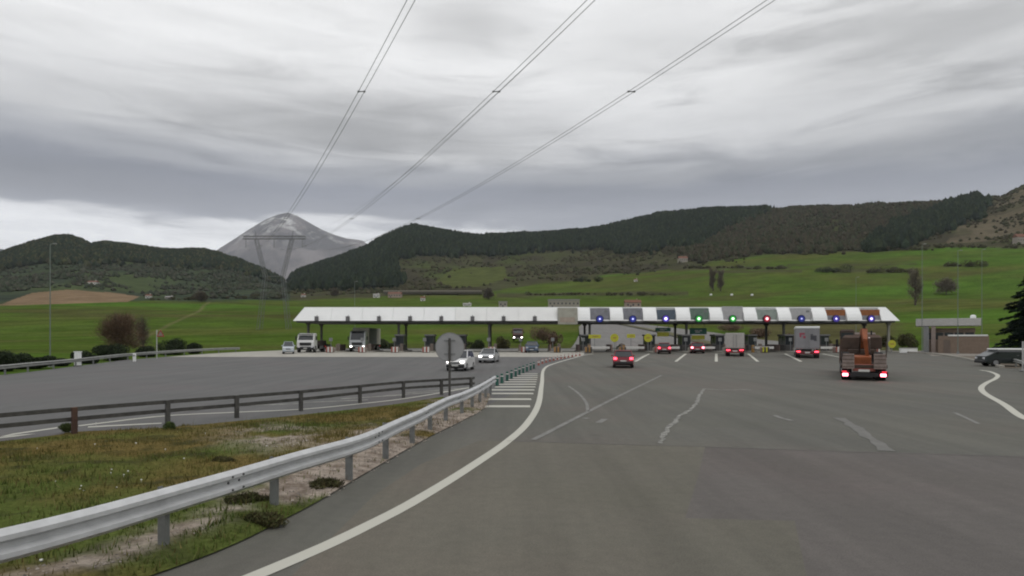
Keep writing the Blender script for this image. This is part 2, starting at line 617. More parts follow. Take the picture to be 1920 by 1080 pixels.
def land_cover(X, Y, Z):
    """colour of the ground cover for arrays of points (front half only)"""
    Yc = np.maximum(Y, 1.0)
    px = HX + F * X / Yc
    py = HY - F * (Z - CAM_H) / Yc
    r = np.hypot(X, Y)
    jx = (fbm(X / 60, Y / 60, 3, 21) - 0.5) * 26; jy = (fbm(X / 60, Y / 60, 3, 22) - 0.5) * 14
    qx, qy = px + jx, py + jy
    n1 = 0.5 * fbm(X / 55, Y / 120, 4, 31) + 0.5 * fbm(X / 260, Y / 26, 3, 33); n2 = fbm(X / 18, Y / 18, 3, 32)
    grass = np.array([0.064, 0.102, 0.018]); grass2 = np.array([0.060, 0.086, 0.022]); olive = np.array([0.088, 0.098, 0.028])
    scrub = np.array([0.060, 0.062, 0.032]); scrub2 = np.array([0.048, 0.044, 0.030]); dark = np.array([0.028, 0.036, 0.024])
    plough = np.array([0.200, 0.140, 0.088]); scree = np.array([0.112, 0.094, 0.064])
    def mixc(a, b, t):
        t = np.clip(t, 0, 1)[..., None]
        return a * (1 - t) + b * t
    c = np.broadcast_to(grass, X.shape + (3,)).copy()
    c = mixc(c, olive, (n1 - 0.44) * 5.0)
    c = mixc(c, grass2, (n2 - 0.45) * 2.0)
    c = mixc(c, np.array([0.072, 0.076, 0.026]), (fbm(X / 200, Y / 40, 3, 37) - 0.55) * 5)
    c = mixc(c, np.array([0.066, 0.122, 0.020]), (fbm(X / 300, Y / 60, 3, 38) - 0.56) * 6)
    # the right-hand fields stop at the foot of the scrub
    foot = np.interp(px, [-500, 0, 260, 560, 700, 800, 900, 1000, 1150, 1300, 1430, 1560, 1700, 1920, 2500],
                     [571, 571, 566, 566, 560, 556, 552, 533, 517, 501, 483, 474, 469, 466, 466])
    up = (foot - qy) / 4.0
    sc = mixc(np.broadcast_to(scrub, c.shape), scrub2, (fbm(X / 35, Y / 70, 4, 41) - 0.40) * 4)
    sc = mixc(sc, np.array([0.060, 0.074, 0.028]), (fbm(X / 110, Y / 160, 3, 43) - 0.52) * 6)
    lefth = px < 545
    scl = mixc(np.broadcast_to(np.array([0.048, 0.062, 0.036]), c.shape), np.array([0.036, 0.046, 0.034]), (fbm(X / 50, Y / 90, 4, 44) - 0.4) * 4)
    scl = mixc(scl, np.array([0.060, 0.078, 0.036]), (fbm(X / 90, Y / 120, 3, 45) - 0.52) * 5)
    sc = np.where(lefth[..., None], scl, sc)
    c = mixc(c, sc, up)
    c = mixc(c, np.array([0.076, 0.090, 0.028]), inpoly(PALEFIELD, qx * 0.5 + px * 0.5, py) * 0.85)
    c = mixc(c, scree, inpoly(SCREE, qx, qy) * (0.35 + 0.6 * (n1 > 0.47)))
    c = mixc(c, np.array([0.050, 0.050, 0.030]), inpoly(BAREWOOD, qx, qy) * np.clip((fbm(X / 45, Y / 70, 3, 48) - 0.3) * 4, 0.25, 0.95))
    for P in (FOREST_A, FOREST_B, FOREST_C, FOREST_L):
        c = mixc(c, dark, inpoly(P, qx, qy) * 0.95)
    c = mixc(c, plough, inpoly(PLOUGH, px, py) * (0.85 + 0.15 * n2))
    # bands of rougher growth between the lower fields
    for yy, x0, x1, w in ((553, 930, 1290, 4.0), (559, 560, 700, 3.0), (521, 960, 1120, 5), (503, 1250, 1480, 3.5), (510, 1330, 1500, 2.5), (508, 1560, 1720, 4.0), (496, 1480, 1720, 2.0), (460, 1720, 1990, 3.5)):
        m = np.clip(1.3 - np.abs(py - yy - (px - x0) * -0.008 + jy * 0.5) / w, 0, 1) * ((qx > x0) & (qx < x1))
        c = mixc(c, np.array([0.060, 0.056, 0.034]), m * 0.85)
    # the rough bank beside the motorway
    bank = np.clip((qx - 1395) / 20, 0, 1) * np.clip((1700 - qx) / 40, 0, 1) * np.clip((qy - 603) / 6, 0, 1) * (r > 118)
    c = mixc(c, np.array([0.082, 0.072, 0.036]), bank * 0.85)
    # worn farm track through the left field
    tr = np.interp(py, [566, 585, 610, 640], [392, 372, 315, 258])
    m = np.clip(1.0 - np.abs(px - tr + jx * 0.3) / np.interp(py, [566, 640], [5, 9]), 0, 1) * (py > 566) * (py < 645)
    c = mixc(c, np.array([0.15, 0.135, 0.068]), m * 0.75)
    return c


col = land_cover(gX, gY, gZ)
front = (np.cos(gT) > 0.25)[..., None]
plain = np.broadcast_to(np.array([0.064, 0.096, 0.014]), col.shape)
col = np.where(front, col, plain)
nr, nth = gR.shape
ii, jj = np.meshgrid(np.arange(1, nr - 1), np.arange(nth), indexing='ij')
jn = (jj + 1) % nth
quads = np.stack([ii * nth + jj, ii * nth + jn, (ii + 1) * nth + jn, (ii + 1) * nth + jj], -1).reshape(-1, 4)[:, ::-1]


def terrain_mat():
    m = bpy.data.materials.new('field_and_hill'); m.use_nodes = True
    k = NT(m.node_tree); b = m.node_tree.nodes['Principled BSDF']
    b.inputs['Roughness'].default_value = 1.0; b.inputs['Specular IOR Level'].default_value = 0.0
    tc = k.n('ShaderNodeTexCoord'); at = k.n('ShaderNodeAttribute', attribute_name='tint')
    v = tc.outputs['Object']
    n = k.noise(v, 0.05, 6, 0.6); n2 = k.noise(v, 0.7, 5, 0.65)
    f = k.math('MULTIPLY', k.smooth(n, 0.3, 0.7, 0.78, 1.18), k.smooth(n2, 0.3, 0.7, 0.78, 1.2))
    cb = k.n('ShaderNodeCombineColor')
    k.put(cb.inputs[0], f); k.put(cb.inputs[1], f); k.put(cb.inputs[2], f)
    k.put(b.inputs['Base Color'], k.mix(1.0, at.outputs['Color'], cb.outputs[0], 'MULTIPLY'))
    return m


M_TERR = terrain_mat()
verts = np.stack([gX, gY, gZ], -1).reshape(-1, 3)
terrain = np_mesh('terrain', verts, quads, M_TERR, smooth=True, col=col.reshape(-1, 3), kind='structure')

# ------------------------------------------------------------------ far mountain and ridges
MTN = np.array([(330, 520), (370, 497), (405, 472), (430, 455), (470, 429), (500, 411), (522, 402), (540, 398), (556, 403), (580, 417), (605, 431), (630, 441), (650, 447), (668, 449), (680, 451),
                (692, 460), (730, 490), (790, 540)], float)


def mountain(name, t, D, depth, nx, mat_, rough, seed, base_y=600):
    xs = np.linspace(t[0, 0], t[-1, 0], nx)
    ts = np.linspace(-1, 1, 90)
    T, Xp = np.meshgrid(ts, xs, indexing='ij')
    Y = D + T * depth
    X = (Xp - HX) / F * (D + T * depth * 0.35)
    zr = CAM_H + (HY - tab(t, Xp)) / F * D
    prof = 1 - np.abs(T) ** 1.25
    ridg = 1 - np.abs(2 * fbm(X / rough, Y / rough, 5, seed) - 1)
    Z = zr * prof + (ridg - 0.6) * rough * 0.42 * (1 - prof) * prof * 4 + (fbm(X / 120, Y / 120, 4, seed + 3) - .5) * 60 * prof * (1 - prof ** 6)
    Z = np.where(prof < 0.02, -5, Z)
    v = np.stack([X, Y, Z], -1).reshape(-1, 3)
    n = nx
    i, j = np.meshgrid(np.arange(89), np.arange(n - 1), indexing='ij')
    q = np.stack([i * n + j, i * n + j + 1, (i + 1) * n + j + 1, (i + 1) * n + j], -1).reshape(-1, 4)
    return np_mesh(name, v, q, mat_, smooth=True, kind='structure')


def rock_mat(name, c0, c1, c2, scale):
    m = bpy.data.materials.new(name); m.use_nodes = True
    k = NT(m.node_tree); b = m.node_tree.nodes['Principled BSDF']
    b.inputs['Roughness'].default_value = 0.95; b.inputs['Specular IOR Level'].default_value = 0.1
    tc = k.n('ShaderNodeTexCoord'); v = k.vmath('MULTIPLY', tc.outputs['Object'], (1, 1, 0.5))
    n = k.noise(v, scale, 7, 0.62, 0.3); n2 = k.noise(v, scale * 3.4, 6, 0.65, 0.2)
    c = k.mix(k.smooth(n, 0.35, 0.62), (*c0, 1), (*c1, 1))
    geo = k.n('ShaderNodeSeparateXYZ'); k.put(geo.inputs[0], tc.outputs['Object'])
    hi = k.smooth(geo.outputs[2], 800, 1300)
    c = k.mix(k.math('MULTIPLY', hi, k.smooth(n2, 0.5, 0.66)), c, (*c2, 1))
    k.put(b.inputs['Base Color'], c)
    return m


M_ROCK = rock_mat('grey_limestone', (0.215, 0.196, 0.200), (0.105, 0.102, 0.108), (0.46, 0.46, 0.455), 0.0022)
mountain('mountain', MTN, 7000, 1500, 320, M_ROCK, 600, 51)
M_FAR = rock_mat('far_forested_ridge', (0.050, 0.062, 0.060), (0.040, 0.050, 0.050), (0.05, 0.06, 0.06), 0.003)
mountain('far_ridge', np.array([(-500, 500), (-200, 468), (-60, 462), (0, 466), (30, 471), (80, 482), (240, 486), (270, 470), (300, 463), (330, 470), (380, 490)], float), 5200, 700, 160, M_FAR, 300, 61)


# ------------------------------------------------------------------ woods on the hills (stuff: reads as one mass)
def tree_scatter(name, polys, n, rmin, rmax, xr, hmin, hmax, cols, seed, mat_, slim=0.33, keep=None, dens=None):
    rng = np.random.default_rng(seed)
    th = np.arctan(((rng.uniform(xr[0], xr[1], n)) - HX) / F)
    r = np.sqrt(rng.uniform(rmin ** 2, rmax ** 2, n))
    X = r * np.sin(th); Y = r * np.cos(th); Z = tz_arr(X, Y)
    px = HX + F * X / Y; py = HY - F * (Z - CAM_H) / Y
    jx = (fbm(X / 60, Y / 60, 3, 21) - 0.5) * 26; jy = (fbm(X / 60, Y / 60, 3, 22) - 0.5) * 14
    jx += (fbm(X / 14, Y / 14, 2, 23) - 0.5) * 22; jy += (fbm(X / 14, Y / 14, 2, 24) - 0.5) * 14
    ins = np.zeros(n, bool)
    for P in polys:
        ins |= inpoly(P, px + jx, py + jy)
    if dens is not None:
        ins &= rng.uniform(0, 1, n) < dens(px, py, X, Y)
    X, Y, Z = X[ins], Y[ins], Z[ins]
    m = len(X)
    h = rng.uniform(hmin, hmax, m) * (0.8 + 0.5 * fbm(X / 30, Y / 30, 2, seed)); w = h * slim * rng.uniform(0.8, 1.25, m)
    K = 6
    levels = [(0.02, 0.55), (0.30, 1.0), (0.62, 0.72), (1.0, 0.06)]
    V = np.zeros((m, len(levels) * K, 3)); C = np.zeros((m, len(levels) * K, 3))
    cc = np.array(cols)[rng.integers(0, len(cols), m)] * rng.uniform(0.7, 1.3, (m, 1))
    for li, (zf, wf) in enumerate(levels):
        for a in range(K):
            ang = 2 * math.pi * a / K + rng.uniform(0, 1, m)
            rad = w * wf * rng.uniform(0.65, 1.25, m)
            V[:, li * K + a, 0] = X + np.cos(ang) * rad
            V[:, li * K + a, 1] = Y + np.sin(ang) * rad
            V[:, li * K + a, 2] = Z - 0.4 + h * (zf + rng.uniform(-0.05, 0.05, m))
            C[:, li * K + a] = cc
    f = []
    for li in range(len(levels) - 1):
        for a in range(K):
            b = (a + 1) % K
            f.append((li * K + a, li * K + b, (li + 1) * K + b, (li + 1) * K + a))
    f = np.array(f)
    faces = (f[None] + (np.arange(m) * len(levels) * K)[:, None, None]).reshape(-1, 4)
    return np_mesh(name, V.reshape(-1, 3), faces, mat_, col=C.reshape(-1, 3), kind='stuff')


M_WOOD = mat('hill_foliage', (0.04, 0.05, 0.03), 0.95, var=0.3, vscale=0.2, spec=0.0, attr='tint')
PINE = [(0.022, 0.032, 0.020), (0.026, 0.038, 0.024), (0.032, 0.042, 0.024), (0.020, 0.028, 0.022)]
BARE = [(0.058, 0.052, 0.033), (0.064, 0.057, 0.036), (0.052, 0.053, 0.030), (0.050, 0.056, 0.028)]
tag(tree_scatter('pine_forest', [FOREST_A, FOREST_B, FOREST_C], 46000, 900, 1800, (530, 1880), 11, 17, PINE, 11, M_WOOD, 0.30),
    'dark pine forest covering the ridge behind the toll canopy', 'forest')
tag(tree_scatter('hill_woodland', [FOREST_L], 26000, 900, 1800, (-250, 545), 8, 12, PINE + BARE[2:], 12, M_WOOD, 0.42),
    'dark woodland along the crest of the low hill left of the mountain', 'forest')
SCRUBA = [(545, 552), (700, 500), (740, 478), (1000, 462), (1300, 455), (1460, 385), (1880, 360), (2000, 330), (2000, 455), (1700, 466), (1440, 484), (1290, 500), (1140, 516), (1000, 532), (890, 548), (750, 556)]
tag(tree_scatter('hillside_scrub', [SCRUBA], 24000, 800, 1800, (540, 2000), 2.0, 4.6, BARE, 13, M_WOOD, 0.62,
                 dens=lambda px, py, X, Y: np.clip((fbm(X / 60, Y / 60, 3, 77) - 0.36) * 4, 0.02, 1) * (1 - 0.97 * inpoly(PALEFIELD, px, py))),
    'brown bare scrub dotting the slope above the right hand fields', 'scrub')
tag(tree_scatter('bare_woodland', [BAREWOOD], 16000, 850, 1800, (1200, 1800), 6, 10, [(0.050, 0.045, 0.030), (0.045, 0.046, 0.028), (0.055, 0.047, 0.032), (0.038, 0.046, 0.025)], 15, M_WOOD, 0.40,
                 dens=lambda px, py, X, Y: np.clip((fbm(X / 45, Y / 70, 3, 48) - 0.3) * 4, 0.1, 1)),
    'brown leafless woodland between the two dark pine blocks', 'forest')
SCRUBL = [(-250, 560), (0, 545), (130, 540), (265, 552), (530, 560), (545, 538), (440, 505), (250, 492), (0, 505), (-250, 520)]
tag(tree_scatter('valley_scrub', [SCRUBL], 16000, 620, 1700, (-250, 560), 2.5, 5.5, [(0.044, 0.055, 0.036), (0.052, 0.060, 0.040), (0.058, 0.058, 0.043)], 14, M_WOOD, 0.6,
                 dens=lambda px, py, X, Y: np.clip((fbm(X / 60, Y / 60, 3, 78) - 0.38) * 4, 0.02, 1)),
    'grey green scrub on the lower slope of the left hill', 'scrub')

# ------------------------------------------------------------------ pavement
def asphalt_mat(name, c0, c1, patch=0.2, seed=0.0, streak=0.10):
    m = bpy.data.materials.new(name); m.use_nodes = True
    k = NT(m.node_tree); b = m.node_tree.nodes['Principled BSDF']
    b.inputs['Roughness'].default_value = 0.82; b.inputs['Specular IOR Level'].default_value = 0.25
    tc = k.n('ShaderNodeTexCoord'); v = k.vmath('ADD', tc.outputs['Object'], (seed, seed * 1.7, 0))
    big = k.noise(v, patch, 5, 0.6)
    st = k.noise(k.vmath('MULTIPLY', v, (1.0, 0.045, 1.0)), 1.1, 4, 0.6)
    fine = k.noise(v, 55, 3, 0.7); mid = k.noise(v, 5.0, 5, 0.65)
    c = k.mix(k.smooth(big, 0.32, 0.68), (*c0, 1), (*c1, 1))
    tone = k.noise(k.vmath('ADD', v, (40.0, 11.0, 0.0)), 0.11, 4, 0.55)
    c = k.mix(k.math('MULTIPLY', k.smooth(tone, 0.46, 0.64), 0.55), c, (c0[0] * 1.04, c0[1] * 0.93, c0[2] * 0.95, 1))
    tone2 = k.noise(k.vmath('ADD', v, (7.0, 51.0, 0.0)), 0.16, 4, 0.6)
    c = k.mix(k.math('MULTIPLY', k.smooth(tone2, 0.50, 0.66), 0.6), c, (c0[0] * 0.84, c0[1] * 0.86, c0[2] * 0.84, 1))
    f = k.math('MULTIPLY', k.smooth(st, 0.3, 0.7, 1 - streak, 1 + streak), k.smooth(fine, 0.25, 0.75, 0.80, 1.20))
    f = k.math('MULTIPLY', f, k.smooth(mid, 0.3, 0.7, 0.94, 1.06))
    vor = k.n('ShaderNodeTexVoronoi', feature='F1'); k.put(vor.inputs['Vector'], v); vor.inputs['Scale'].default_value = 0.35
    spot = k.smooth(vor.outputs['Distance'], 0.02, 0.10, 0.86, 1.0)
    f = k.math('MULTIPLY', f, spot)
    cb = k.n('ShaderNodeCombineColor')
    for i in range(3):
        k.put(cb.inputs[i], f)
    k.put(b.inputs['Base Color'], k.mix(1.0, c, cb.outputs[0], 'MULTIPLY'))
    bn = k.n('ShaderNodeBump'); bn.inputs['Strength'].default_value = 0.25; bn.inputs['Distance'].default_value = 0.004
    k.put(bn.inputs['Height'], fine); k.put(b.inputs['Normal'], bn.outputs[0])
    return m


M_ASPH = asphalt_mat('old_asphalt', (0.112, 0.109, 0.092), (0.100, 0.098, 0.086))
M_ASPH_NEAR = asphalt_mat('worn_asphalt', (0.126, 0.116, 0.093), (0.112, 0.105, 0.085), seed=5)
M_ASPH_GREY = asphalt_mat('patched_asphalt', (0.114, 0.102, 0.094), (0.103, 0.094, 0.087), seed=9)
M_ASPH_LEFT = asphalt_mat('grey_asphalt', (0.116, 0.115, 0.112), (0.104, 0.103, 0.101), seed=15)
M_CONC = mat('pale_concrete', (0.34, 0.325, 0.285), 0.9, var=0.14, vscale=0.6, bump=0.2)
M_KERB = mat('kerb_concrete', (0.30, 0.285, 0.25), 0.9, var=0.15, vscale=2, bump=0.3)
M_DIRT = mat('brown_dirt', (0.115, 0.095, 0.070), 0.95, var=0.25, vscale=1.2, bump=0.5)


def paint_mat(name, c, wear_lo, wear_hi, under=(0.115, 0.112, 0.102), scale=2.2):
    m = bpy.data.materials.new(name); m.use_nodes = True
    k = NT(m.node_tree); b = m.node_tree.nodes['Principled BSDF']
    b.inputs['Roughness'].default_value = 0.75
    tc = k.n('ShaderNodeTexCoord')
    n = k.noise(tc.outputs['Object'], scale, 8, 0.72)
    fine = k.noise(tc.outputs['Object'], 30, 4, 0.7)
    f = k.smooth(k.math('ADD', k.math('MULTIPLY', n, 0.7), k.math('MULTIPLY', fine, 0.3)), wear_lo, wear_hi)
    k.put(b.inputs['Base Color'], k.mix(f, (*under, 1), (*c, 1)))
    return m


M_PAINT = paint_mat('white_paint', (0.46, 0.45, 0.39), 0.24, 0.42)
M_PAINT_WORN = paint_mat('worn_paint', (0.36, 0.35, 0.31), 0.40, 0.60)
M_PAINT_FAINT = paint_mat('faint_paint', (0.22, 0.215, 0.20), 0.38, 0.62)
M_CRACK = paint_mat('pale_crack_filler', (0.33, 0.325, 0.29), 0.45, 0.60, scale=4.5)
M_SMUDGE = paint_mat('chalky_scuff', (0.175, 0.170, 0.158), 0.42, 0.72, scale=2.6)
M_SEAM = mat('bitumen_seam', (0.096, 0.090, 0.080), 0.7, var=0.2)


def strip_sheet(name, ys, xl, xr, m, lift, nx=2, skirt=0.0, kind='structure'):
    """sheet that follows the grade of the plaza between two edges x = xl(Y), xr(Y)"""
    V = []; Fc = []
    for Y in ys:
        a, b = xl(Y), xr(Y)
        row = [(a + (b - a) * i / nx, Y, gz(Y) + lift) for i in range(nx + 1)]
        if skirt:
            row = [(a, Y, gz(Y) + lift - skirt)] + row + [(b, Y, gz(Y) + lift - skirt)]
        V += row
    w = len(V) // len(ys)
    for j in range(len(ys) - 1):
        for i in range(w - 1):
            Fc.append((j * w + i, j * w + i + 1, (j + 1) * w + i + 1, (j + 1) * w + i))
    mb = MB(); mb.add(V, Fc)
    return mb.build(name, m, kind=kind)


YS = [-60, -20, 0, 10, 20, 30, 40] + list(np.arange(45, 96, 2.0)) + [97, 102, 108, 114, 120, 126, 132]
XL = lambda Y: float(np.interp(Y, [-60, 0, 43, 55.6, 68, 93, 115, 132], [-36, -34.5, -35.2, -38.6, -41.4, -40.5, -39, -37]))
XR = lambda Y: float(np.interp(Y, [-60, 0, 15, 29, 47, 70, 84, 132], [12, 13, 18.5, 29, 46, 49, 62, 64]))
XM = lambda Y: float(np.interp(Y, [-60, 5, 16, 30, 45, 60, 80, 100, 132], [-9, -5, -2.6, 0.2, 1.6, 4.0, 9.2, 11.5, 11.5]))
strip_sheet('road', YS, XM, XR, M_ASPH, 0.0, 6, 0.4)
strip_sheet('exit_road', YS, XL, XM, M_ASPH_LEFT, 0.0, 6, 0.4)
# differently laid panels of surfacing close to the camera
def panel(name, pts, m, lift):
    mb = MB(); mb.add([(p[0], p[1], gz(p[1]) + lift) for p in pts], [tuple(range(len(pts)))])
    return mb.build(name, m, kind='structure')


g = lambda x, y: tuple(G(x, y)[:2])
panel('road_surface', [g(900, 826), g(1322, 838), g(1310, 890), g(1285, 972), g(1490, 977), g(1512, 1078), (3, -20), (-2.4, -20), (-2.4, 5.0), g(620, 1010), g(700, 930), g(790, 870)][::-1], M_ASPH_NEAR, 0.004)
panel('road_surface', [g(1322, 838), g(1930, 856), (15, 13), (13, 0), (13, -20), (3, -20), g(1512, 1078), g(1490, 977), g(1285, 972), g(1310, 890)][::-1], M_ASPH_GREY, 0.004)


def ribbon(pts, w, m, name, lift, kind='structure', step=0.6, smooth=True, jit=0.0, wj=0.0, taper=False):
    P = [Vector((p[0], p[1], 0)) for p in pts]
    L = catmull(P, step) if smooth and len(P) > 2 else resample(P, step)
    rng = random.Random(sum(map(ord, name)) + len(pts))
    V = []; Fc = []
    for i, p in enumerate(L):
        a = L[max(0, i - 1)]; b = L[min(len(L) - 1, i + 1)]
        d = (b - a).normalized(); n = Vector((-d.y, d.x, 0))
        ww = w * (1 + rng.uniform(-wj, wj)) / 2
        o = n * rng.uniform(-jit, jit)
        for s in (1, -1):
            q = p + o + n * (ww * s)
            V.append((q.x, q.y, gz(q.y) + lift))
    for i in range(len(L) - 1):
        Fc.append((2 * i, 2 * i + 1, 2 * i + 3, 2 * i + 2))
    mb = MB(); mb.add(V, Fc)
    return mb.build(name, m, kind=kind)


# white edge line that swings round the gore
ribbon([(-5.2, 2.0), g(480, 1080), g(712, 975), g(813, 919), g(897, 866), g(954, 826), g(990, 792), g(1010, 756), g(1016, 719), g(1021, 691), g(1045, 680), g(1092, 667)],
       0.23, M_PAINT, 'road_marking', 0.008, step=0.5)
# worn diagonal guide line and the pale crack repairs
ribbon([g(1000, 825), g(1080, 784), g(1160, 743), g(1240, 704)], 0.16, M_PAINT_FAINT, 'road_marking', 0.008)
ribbon([g(1066, 724), g(1085, 738), g(1099, 755), g(1102, 771)], 0.12, M_PAINT_FAINT, 'road_marking', 0.008)
ribbon([g(1238, 832), g(1246, 815), g(1258, 797), g(1276, 780), g(1295, 768), g(1306, 758), g(1311, 742), g(1320, 729)], 0.13, M_CRACK, 'road_crack', 0.009, smooth=False, jit=0.05, wj=0.35, step=0.35)
ribbon([g(1320, 729), g(1345, 731), g(1372, 731), g(1408, 731)], 0.24, M_CRACK, 'road_crack', 0.0085, smooth=False, jit=0.04, wj=0.4, step=0.3)
ribbon([g(1575, 784), g(1605, 803), g(1630, 822), g(1662, 846)], 0.26, M_SMUDGE, 'road_marking', 0.008, jit=0.05, wj=0.4)
ribbon([g(1790, 774), g(1812, 784), g(1835, 795)], 0.12, M_PAINT_FAINT, 'road_marking', 0.008)
ribbon([g(1452, 779), g(1470, 786), g(1486, 789)], 0.16, M_PAINT_FAINT, 'road_marking', 0.008)
ribbon([g(1122, 793), g(1134, 786)], 0.20, M_PAINT_FAINT, 'road_marking', 0.008, smooth=False)
ribbon([g(1095, 785), g(1103, 784)], 0.2, M_PAINT_FAINT, 'road_marking', 0.008, smooth=False)
ribbon([g(950, 827), g(1130, 833), g(1322, 838)], 0.05, M_SEAM, 'road_seam', 0.008, smooth=False)
ribbon([g(1322, 838), g(1600, 848), g(1925, 857)], 0.05, M_SEAM, 'road_seam', 0.008, smooth=False)
for px_, dx in ((1100, -60), (1205, -14), (1274, -7), (1343, 0), (1411, 10), (1480, 22), (1550, 45)):
    a = G(px_ + (12 if dx < 0 else -8) * (dx != 0), 663.5); b = G(px_ + dx, 678 if abs(dx) < 40 else 674)
    ribbon([tuple(a[:2]), tuple(b[:2])], 0.3, M_PAINT, 'road_marking', 0.008, smooth=False, step=2)
ribbon([g(1170, 683), g(1215, 664)], 0.22, M_PAINT_WORN, 'road_marking', 0.0084, smooth=False, step=2)
for y_, x0, x1 in ((762, 903, 994), (748.6, 912, 996), (738, 917, 1000), (731.2, 921, 1002), (725.5, 928, 1004), (720.5, 936, 1005), (716, 946, 1006), (711.8, 953, 1007), (708, 960, 1008), (704.4, 966, 1008), (701, 973, 1008)):
    a, b = G(x0, y_), G(x1, y_)
    mb = MB(); hw = 0.34
    mb.add([(a.x, a.y - hw, gz(a.y - hw) + .006), (b.x, b.y - hw, gz(b.y - hw) + .006), (b.x, b.y + hw, gz(b.y + hw) + .006), (a.x, a.y + hw, gz(a.y + hw) + .006)], [(0, 1, 2, 3)])
    mb.build('road_marking', M_PAINT, kind='structure')
# curling edge line at the right, its shoulder
ribbon([(16.0, 18.5), g(1925, 786), g(1882, 758), g(1847, 738), g(1840, 727), g(1850, 718), g(1867, 709.5), g(1870, 703), g(1856, 697), g(1838, 694)], 0.26, M_PAINT, 'road_marking', 0.008, step=0.5)
# left carriageway: edge lines and hatching
ribbon([(-24, 3), g(-60, 827), g(0, 818), g(111, 802)], 0.2, M_PAINT, 'road_marking', 0.008)
ribbon([g(146, 799), g(303, 780.6), g(437, 773.5), g(560, 768), g(660, 759), g(770, 746), g(880, 727)], 0.2, M_PAINT, 'road_marking', 0.0088)
ribbon([g(165, 801), g(240, 797), g(303, 794)], 0.26, M_PAINT, 'road_marking', 0.008)
ribbon([g(330, 775), g(390, 766), g(430, 760)], 0.12, M_PAINT_FAINT, 'road_marking', 0.008)
for y0, x0, y1, x1 in ((761, 455, 757, 560), (755, 570, 750, 690), (748, 640, 741, 760), (744, 700, 733, 850), (737, 760, 728, 870)):
    ribbon([g(x0, y0), g(x1, y1)], 0.22, M_PAINT_WORN, 'road_marking', 0.0084, smooth=False)
# pale concrete apron before the left half of the canopy
strip_sheet('concrete_apron', [75.6 + 1.2 * i for i in range(31)], lambda Y: XL(Y) + 0.3, lambda Y: XM(Y) - 0.2, M_CONC, 0.010, 4)

# ------------------------------------------------------------------ raised strip and kerb on the right
KL = [(1690, 661), (1742, 664), (1800, 672), (1850, 683), (1880, 690)]
kp = [tuple(G(*p)[:2]) for p in KL]
kerb_pts = catmull([Vector((p[0], p[1], 0)) for p in kp], 0.9)
kerb = thing('kerb', 'pale curved concrete kerb in front of the brick building', 'kerb', (kerb_pts[0].x, kerb_pts[0].y, gz(kerb_pts[0].y)))
stone = None
for i, (a, b) in enumerate(zip(kerb_pts[:-1], kerb_pts[1:])):
    mid = (a + b) / 2; d = b - a
    if stone is None:
        stone = MB().box((0, 0, 0.07), (0.96, 0.30, 0.26), bev=0.02).build('kerb_stone', M_KERB, kerb)
        o = stone
    else:
        o = stone.copy(); COL.objects.link(o)
    o.location = Vector((mid.x, mid.y, gz(mid.y))) - kerb.location
    o.rotation_euler = (0, 0, math.atan2(d.y, d.x)); o.scale = (d.length / 0.985, 1, 1)
mb = MB(); V = []; Fc = []
for i, p in enumerate(kerb_pts):
    a = kerb_pts[max(0, i - 1)]; b = kerb_pts[min(len(kerb_pts) - 1, i + 1)]
    d = (b - a).normalized(); n = Vector((-d.y, d.x, 0))
    if n.y > 0: n = -n
    w = 5.0 * math.sin(math.pi * min(1, i / (len(kerb_pts) - 1) * 0.85 + 0.1)) + 0.4
    for q in (p + n * 0.17, p + n * w):
        V.append((q.x, q.y, gz(q.y) + 0.012))
for i in range(len(kerb_pts) - 1):
    Fc.append((2 * i, 2 * i + 1, 2 * i + 3, 2 * i + 2))
mb.add(V, Fc).build('dirt_strip', M_DIRT, kind='structure')

# ------------------------------------------------------------------ grass island between the carriageways
T_EDGE = [(-34, -14), (-27, -5), (-20.3, 5.1), tuple(G(0, 829)[:2]), tuple(G(130, 812)[:2]), tuple(G(300, 804)[:2]), tuple(G(450, 790)[:2]), tuple(G(600, 775)[:2]), tuple(G(740, 759)[:2]), tuple(G(830, 745)[:2]), (-1.6, 29.2)]
B_EDGE = [(-12.5, -9), (-8.6, -1), (-6.2, 2.9), tuple(G(290, 1080)[:2]), tuple(G(550, 967)[:2]), tuple(G(690, 886)[:2]), tuple(G(800, 823)[:2]), tuple(G(870, 788)[:2]), tuple(G(908, 765)[:2]), (-1.0, 29.4)]
T_EDGE.pop(1)
Tc = catmull([Vector((p[0], p[1], 0)) for p in T_EDGE], 0.12); Bc = catmull([Vector((p[0], p[1], 0)) for p in B_EDGE], 0.12)
NS, NTT = 300, 70
Tc = [Tc[int(i * (len(Tc) - 1) / NS)] for i in range(NS + 1)]; Bc = [Bc[int(i * (len(Bc) - 1) / NS)] for i in range(NS + 1)]
tt = np.linspace(0, 1, NTT + 1)
IX = np.array([[b.x + (a.x - b.x) * t for t in tt] for a, b in zip(Tc, Bc)])
IY = np.array([[b.y + (a.y - b.y) * t for t in tt] for a, b in zip(Tc, Bc)])
IT = np.broadcast_to(tt, IX.shape)
WID = np.array([(a - b).length for a, b in zip(Tc, Bc)])[:, None]
DB = IT * WID; DT = (1 - IT) * WID


def island_z(X, Y, db, dt):
    edge = np.clip(np.minimum(db, dt) / 0.5, 0, 1)
    edge = edge * np.clip((Y - 30) / -16, 0.25, 1) * np.clip(dt / 2.0, 0.15, 1)
    return 0.022 + edge * np.maximum(0.012, 0.05 + 0.12 * (fbm(X * 0.8, Y * 0.8, 3, 5) - 0.35) + 0.08 * (fbm(X * 4, Y * 4, 3, 6) - 0.4))


IZ = island_z(IX, IY, DB, DT)


